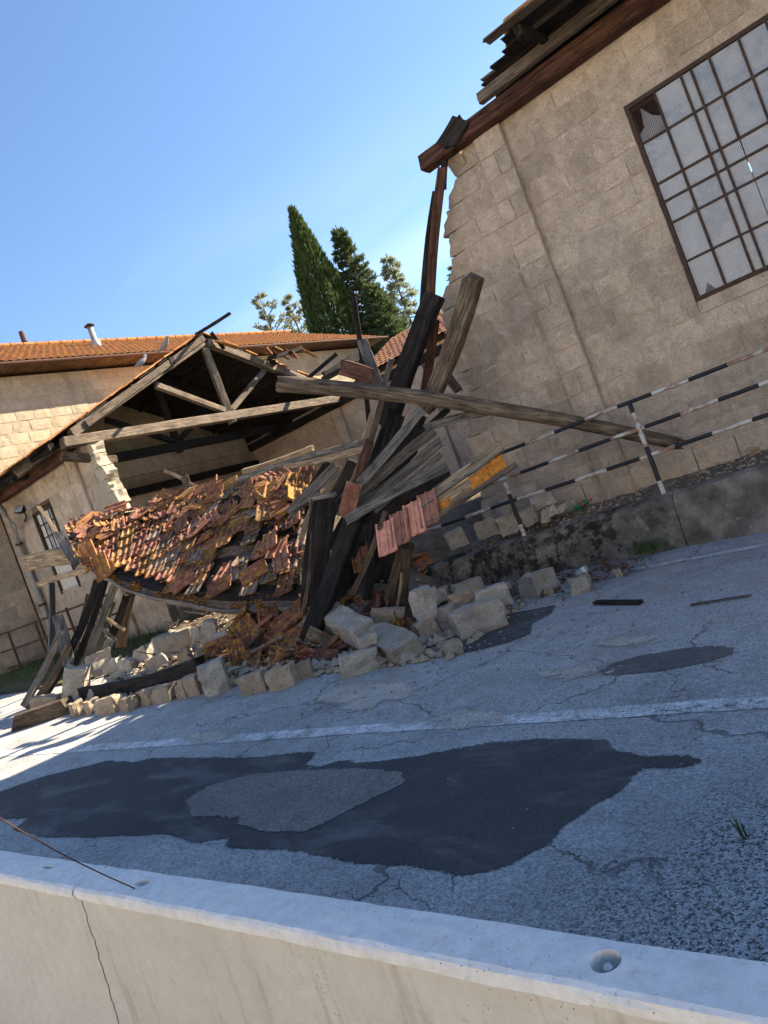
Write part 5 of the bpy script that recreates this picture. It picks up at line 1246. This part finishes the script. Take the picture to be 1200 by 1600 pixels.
for i, (px, py, w, h) in enumerate([(118,1108,30,24),(142,1106,32,26),(168,1103,38,28),(200,1097,44,29),(232,1089,40,29),(262,1082,38,28),(286,1079,26,26)]):
    stone(px + rnd.uniform(-3, 3), py + rnd.uniform(-2, 3), w * rnd.uniform(.75, 1.1), h * rnd.uniform(.7, 1.05), '%s tan stone from the left in the row along the heap foot' % ('first','second','third','fourth','fifth','sixth','seventh')[i], mat='stone_warm', tilt=rnd.uniform(-3, 3), yaw=-38 + rnd.uniform(-14, 14), chip=.32)
stone(119,1068,34,54,'tall pale stone tilted at the left end of the heap with a sunlit top', Y=5.75, tilt=-24, chip=.1)
for px, py, w, h, Y, lab in [(75,1096,50,20,None,'long pale sunlit slab flat on the road at the far left'),(92,1102,28,16,None,'short sunlit slab in front of the long one'),(157,1036,34,36,6.2,'pale stone with sunlit top left of the rubble bank'),
    (180,1044,36,30,6.1,'grey stone beside the pale sunlit-topped one'),(203,1040,30,26,6.1,'triangular grey stone third in the rubble bank'),(229,1024,28,34,6.3,'upright grey stone in the rubble bank'),
    (272,1010,56,44,6.3,'biggest rough grey stone in the rubble bank'),(250,1037,26,26,6.0,'small grey stone under the biggest rough one'),(309,996,18,42,6.3,'thin upright slab in the rubble bank, left of two'),
    (327,992,24,46,6.3,'thin upright slab in the rubble bank, right of two'),(346,1006,34,42,6.2,'dark grey stone right of the two upright slabs'),(290,1022,22,22,6.05,'small stone below the two upright slabs'),
    (318,1024,24,20,6.05,'flat small stone below the dark grey stone'),(156,1085,32,20,None,'flat tan stone lying below the dark level beam'),(176,1074,26,18,5.7,'grey stone beside the flat tan one below the dark beam'),
    (215,1060,22,16,5.9,'little grey stone behind the dark level beam'),(60,1112,18,14,None,'little pale stone at the far left road edge'),(370,1040,22,22,5.7,'grey stone half buried left of the thick leaning beam')]:
    stone(px, py, w, h, lab, Y=Y, tilt=rnd.uniform(-22, 22), mat='stone' if rnd.random() < .7 else 'stone_warm')
for px, py, w, h, Y, lab in [(712,842,30,28,8.55,'leftmost grey block on the ledge behind the roof fragment'),(763,824,42,32,8.6,'wide grey block on the ledge left of the railing post'),(797,818,34,32,8.55,'grey block on the ledge touching the railing post'),
    (828,806,34,34,8.6,'squared block on the ledge just right of the railing post'),(800,789,48,22,8.95,'flat block behind the ledge blocks against the wall'),(846,782,36,24,8.85,'rounded pale stone on top of the ledge row'),
    (857,799,22,18,8.6,'small stone at the right end of the ledge row'),(878,793,18,14,8.7,'little stone beside the green bottle'),(851,810,14,12,8.5,'little white stone at the ledge edge'),(890,788,16,12,8.95,'little grey stone behind the green bottle'),(1178,706,20,11,8.9,'single brown brick lying on the ledge at the right')]:
    stone(px, py, w, h, lab, Y=Y, tilt=rnd.uniform(-7, 7), mat='stone_warm' if 'brown' in lab else 'stone', name='stone_block')
p = at(720, 246, Y=9.22); stone(720, 246, 34, 40, 'loose rounded stone balanced on the broken top of the right wall', Y=9.42, tilt=12, mat='stone_warm', chip=.25)

# ================================================================== TILE PILE AT THE FOOT
def pile(px, py, Y, up, nr_, lab, mesh=None, sc=1): loose(px, py, Y, up, nr_, mesh or TILE[0], lab, None, sc)
pile(385,985,6.1,(-.6,.3,.5),(.35,-.6,.7),'big orange-red tile lying face up at the left of the tile pile',None,1.15)
pile(372,968,6.25,(.6,.3,.5),(-.3,-.5,.8),'tile leaning upward at the top left of the tile pile',None,1.1)
pile(449,1000,5.95,(.2,.6,.3),(.2,-.75,.6),'dark hollow tile lying underside up in the middle of the tile pile',None,1.3)
pile(450,968,6.15,(.7,.4,.3),(-.1,-.7,.7),'broad dark red tile at the top of the tile pile',None,1.25)
pile(420,975,6.2,(.2,.2,1),(.7,-.7,.1),'tile standing on edge at the top of the tile pile')
pile(372,1025,5.65,(.1,.1,1),(.3,-.9,.3),'red tile standing upright at the left foot of the tile pile',None,1.0)
pile(500,1030,5.55,(.8,.1,-.2),(.2,-.5,.8),'red tile half buried at the right foot of the tile pile')
pile(632,968,6.15,(.35,.1,.9),(.2,-.95,.2),'narrow red tile leaning between the stones at the right',TILEB[0])
pile(563,868,7.0,(.1,.1,1),(.3,-.9,.2),'rounded red tile end glowing in the dark under the fan',TILEB[1])
for k in range(70):
    x = rnd.uniform(-8.1, -5.7); y = rnd.uniform(5.5, 7.2); z = heap(x, y) + rnd.uniform(.03, .22) * sst(5.4, 6, y)
    o = inst('clay_tile', rnd.choice(TILE + TILEB + [TGREY]), None, tmat((x, y, z), (rnd.gauss(0,1), rnd.gauss(0,1), rnd.gauss(0,.35)), (rnd.gauss(0,.45), -.4 + rnd.gauss(0,.4), 1)))
    tag(o, 'broken red roof tile in the shaded pile at the foot of the heap', 'roof tile', 'tile pile at the foot of the heap')
for k in range(16):
    x = rnd.uniform(-11, -5.2); y = rnd.uniform(6.8, 9.2); z = heap(x, y) + .05
    o = inst('clay_tile', rnd.choice(TILEB), None, tmat((x, y, z), (rnd.gauss(0,1), rnd.gauss(0,1), rnd.gauss(0,.3)), (rnd.gauss(0,.4), rnd.gauss(0,.4), 1)))
    tag(o, 'broken roof tile lying in the dark under the fallen roof', 'roof tile', 'tiles under the fallen roof')

# ================================================================== SMALL DEBRIS
def chunks(name, n, fn, mat, s0, s1, seed, flat=.8, par=None):
    mb = MB(); r = random.Random(seed)
    for _ in range(n):
        p = fn(r)
        if p is None: continue
        s = s0 + (s1 - s0) * r.random() ** 3; lump(mb, p, s, r, flat)
    return tag(mb.build(name, M[mat], par), kind='stuff')
def f1(r):
    x = r.uniform(-11.2, -4.0); y = 5.2 + abs(r.gauss(0, 1.1))
    if y > 7.95 and x > -5.6: return None
    return (x, y, max(road_z(x), heap(x, y) + .012) + .006)
chunks('rubble_chips', 3600, f1, 'stone_warm', .008, .07, 1)
def f2(r):
    x = r.uniform(-9.5, -4.2); y = 5.35 + abs(r.gauss(0, .9))
    if y > 7.95 and x > -5.6: return None
    return (x, y, max(road_z(x), heap(x, y) + .012) + .006)
def f1b(r):
    x = r.uniform(-11.0, -4.2); y = 5.25 + abs(r.gauss(0, .9))
    if y > 7.9: return None
    return (x, y, max(road_z(x), heap(x, y)) + .02)
chunks('rubble_lumps', 650, f1b, 'stone', .025, .12, 11)
chunks('mortar_crumbs', 2600, f1, 'soil', .006, .03, 12)
chunks('tile_shards', 1500, f2, 'tile', .015, .07, 2, .3)
def f3(r):
    x = r.uniform(-5.8, 1.5); y = r.uniform(8.36, 9.28); return (x, y, .722 + .07*max(0, y-8.6))
chunks('ledge_gravel', 1500, f3, 'stone_warm', .006, .035, 3)
def f4(r):
    x = -4.1 + r.gauss(0, .9); y = 5.6 + r.gauss(0, .75)
    if y > 7.9: return None
    return (x, y, road_z(x) + .008)
chunks('road_grit', 420, f4, 'stone', .005, .024, 5)
def f4b(r):
    x = r.uniform(-9, 1); y = r.uniform(1.4, 7.6); return (x, y, road_z(x) + .006)
chunks('scattered_grit', 420, f4b, 'stone', .003, .013, 6)
def f5(r):
    u, v = r.random(), r.gauss(.8, .25)
    if v > 1.05: return None
    u = min(.97, max(.03, u)); return SF(u, v) + SN(u, min(.95, max(.05, v)))[0] * .07
chunks('roof_shards', 800, f5, 'tile', .02, .075, 7, .35)
def splinters(n, seed):
    mb = MB(); r = random.Random(seed)
    for _ in range(n):
        x = r.uniform(-11, -4.9); y = r.uniform(5.5, 8.5); p = Vector((x, y, heap(x, y) + r.uniform(.06, .12))); d = Vector((r.gauss(0,1), r.gauss(0,1), r.gauss(0,.3))).normalized() * r.uniform(.1, .5)
        mb.tube([p, p + d], [r.uniform(.004, .014), .003], 4)
    tag(mb.build('wood_splinters', M['wood_brown']), kind='stuff')
splinters(260, 3)
# dead leaves along the wall foot
def leaves():
    v = []; f = []; r = random.Random(12)
    for _ in range(620):
        k = r.random(); px = 780 + 215 * k + r.gauss(0, 10); py = 925 - 42 * k + r.gauss(0, 10 if k < .75 else 6); p = at(px, py, road=.01)
        if p.y > 7.98: continue
        a = r.uniform(0, 6.28); l = r.uniform(.02, .055); d = Vector((math.cos(a), math.sin(a), r.uniform(-.2,.5))) * l; s = Vector((-math.sin(a), math.cos(a), r.uniform(-.3,.4))) * l * .45
        p.z += r.uniform(0, .03); o = len(v); v += [p - d, p + s, p + d, p - s]; f.append((o, o+1, o+2, o+3))
    tag(obj('dead_leaves', v, f, M['leaf_dead']), kind='stuff')
leaves()
def tuft(name, p, n, h, spread, seed, label, cat='grass'):
    v = []; f = []; r = random.Random(seed)
    for _ in range(n):
        q = Vector((p[0] + r.gauss(0, spread), p[1] + r.gauss(0, spread * .6), p[2])); a = r.uniform(0, 6.28); d = Vector((math.cos(a), math.sin(a), 0)); w = .003 + .002 * r.random(); hh = h * r.uniform(.5, 1.1); s = Vector((-d.y, d.x, 0)) * w
        o = len(v); v += [q - s, q + s, q + d*hh*.2 + Vector((0,0,hh*.6)) + s*.7, q + d*hh*.2 + Vector((0,0,hh*.6)) - s*.7, q + d*hh*.5 + Vector((0,0,hh))]; f += [(o,o+1,o+2,o+3), (o+3,o+2,o+4)]
    return tag(obj(name, v, f, M['grass']), label, cat, None, 'stuff' if not label else None)
tuft('grass_tuft', at(1010, 862, Y=7.95), 260, .13, .09, 1, 'small green grass tuft at the foot of the mossy wall', 'plant')
tuft('grass_tuft', at(1163, 1310, road=.0), 9, .085, .008, 2, 'few thin grass blades growing from a road crack', 'plant')
def verge():
    v = []; f = []; r = random.Random(5)
    for _ in range(2600):
        x = r.uniform(-19, -12.6); y = r.uniform(7.05, 9.2); q = Vector((x, y, road_z(x) + .03 + .10*max(0, min(1, (y-7.0)/.6)))); a = r.uniform(0, 6.28); h = r.uniform(.06, .22) * (1.2 if y > 8 else .8)
        d = Vector((math.cos(a), math.sin(a), 0)); s = Vector((-d.y, d.x, 0)) * .006; o = len(v); v += [q - s, q + s, q + d*h*.4 + Vector((0,0,h))]; f.append((o, o+1, o+2))
    tag(obj('verge_grass', v, f, M['grass']), kind='stuff')
verge()
# bottle and jar
p = at(912, 790, Y=8.55); d = (at(928, 779, Y=8.5) - at(888, 802, Y=8.6)).normalized()
bt = thing('bottle', p, 'green plastic bottle with red label lying on the ledge', 'bottle')
Mb = frame(p - d * .13 + Vector((0,0,.02)), d.cross(Vector((0,0,1))), d)
mb = MB(); mb.lathe([(.002,0),(.034,.004),(.037,.03),(.034,.06),(.037,.1),(.037,.16),(.028,.20),(.014,.235),(.012,.255)], 16); mb.build('bottle_body', M['green_glass'], bt, Mb, True)
mb = MB(); mb.lathe([(.0145,.25),(.0145,.272)], 12); mb.build('cap', M['paper_red'], bt, Mb)
mb = MB(); mb.lathe([(.0378,.125),(.0378,.155)], 16); mb.build('label', M['paper_red'], bt, Mb, True)
p = at(910, 893, road=.045); jr = thing('jar', p, 'small clear glass jar with white label at the wall foot', 'jar')
d = Vector((.85, .25, .35)).normalized(); Mb = frame(p - d * .08, d.cross(Vector((0,0,1))), d)
mb = MB(); mb.lathe([(.002,0),(.040,.004),(.043,.02),(.043,.12),(.036,.14),(.036,.155)], 16); mb.build('jar_body', M['jar_glass'], jr, Mb, True)
mb = MB(); mb.lathe([(.0438,.085),(.0438,.125)], 16); mb.build('label', M['jar_label'], jr, Mb, True)
# pigeons on the verge
def pigeon(px, py, X, label, yaw):
    p = at(px, py, X=X); T = thing('pigeon', p, label, 'bird', 'pigeons on the roof edge'); v = []; f = []; n = 10
    sec = [(-.17,.02,.012,.006),(-.10,.045,.03,.016),(-.03,.075,.055,.05),(.05,.095,.058,.06),(.10,.13,.045,.045),(.125,.17,.03,.03),(.135,.20,.026,.027),(.15,.215,.02,.02),(.165,.212,.008,.008),(.185,.205,.002,.002)]
    for x, z, w, h in sec:
        for k in range(n): v.append((x - (.02*math.sin(2*math.pi*k/n) if x > .1 else 0), w*math.cos(2*math.pi*k/n), z + h*math.sin(2*math.pi*k/n)))
    for i in range(len(sec)-1):
        for k in range(n): f.append((i*n+k, i*n+(k+1) % n, (i+1)*n+(k+1) % n, (i+1)*n+k))
    f += [tuple(reversed(range(n))), tuple((len(sec)-1)*n+k for k in range(n))]
    Mx = Matrix.Translation(p) @ Matrix.Rotation(R_(yaw), 4, 'Z') @ Matrix.Diagonal((1.25,1.25,1.25,1))
    o = obj('bird_body', v, f, M['feather'], T, Mx, True); recalc(o.data)
    for s in (-1, 1):
        mb = MB(); mb.tube([(0, s*.02, .05), (.005, s*.02, -.02), (.03, s*.02, -.022)], .004, 5); mb.build('leg', M['paper_red'], T, Mx)
pigeon(221, 574, -14.3, 'grey pigeon on the roof edge, lower of the two by the truss', 65)
pigeon(258, 547, -14.3, 'grey pigeon on the roof edge, upper of the two by the truss', 20)

# ------------------------------------------------------------------ tell the loose tiles apart by look and place
def pxy(p):
    d = Vector(p) - Vector((0, 0, EYE)); t = d.dot(Fv); return d.dot(cx_) / t * FPX + 600, 800 - d.dot(cy_) / t * FPX
ORD = ['first','second','third','fourth','fifth','sixth','seventh','eighth','ninth','tenth','eleventh','twelfth','thirteenth','fourteenth','fifteenth','sixteenth','seventeenth','eighteenth','nineteenth','twentieth']
PLACE = {'tile jumble on top of the fallen roof': [(190, 'on the fallen roof left shoulder'), (250, 'on the roof top below the left wall'), (310, 'on the roof top left of the middle'), (370, 'on the roof top at the middle'), (430, 'on the roof top beside the long grey pole'), (9999, 'on the roof top near the black panel')],
         'tile pile at the foot of the heap': [(400, 'in the foot pile behind the upright stone'), (450, 'in the middle of the foot pile'), (500, 'in the foot pile below the black panel'), (9999, 'in the foot pile behind the stone beams')],
         'tiles under the fallen roof': [(9999, 'in the dark under the fallen roof')]}
bins = {}
for o in list(COL.objects):
    if o.get('group') in PLACE:
        x, y = pxy(WM[o.name].translation)
        look = ('lichened tan' if o.data == TTAN else 'orange' if o.data == TFAR else 'grey-spotted' if o.data == TGREY else 'snapped red-brown' if o.data in TILEB else 'whole red-brown')
        pl = next(s for lim, s in PLACE[o['group']] if x < lim); bins.setdefault((look, pl), []).append((x, y, o))
for (look, pl), L in bins.items():
    L.sort(key=lambda q: q[0])
    for i, (x, y, o) in enumerate(L): o['label'] = '%s tile %s, %s from left' % (look, pl, ORD[min(i, 19)])
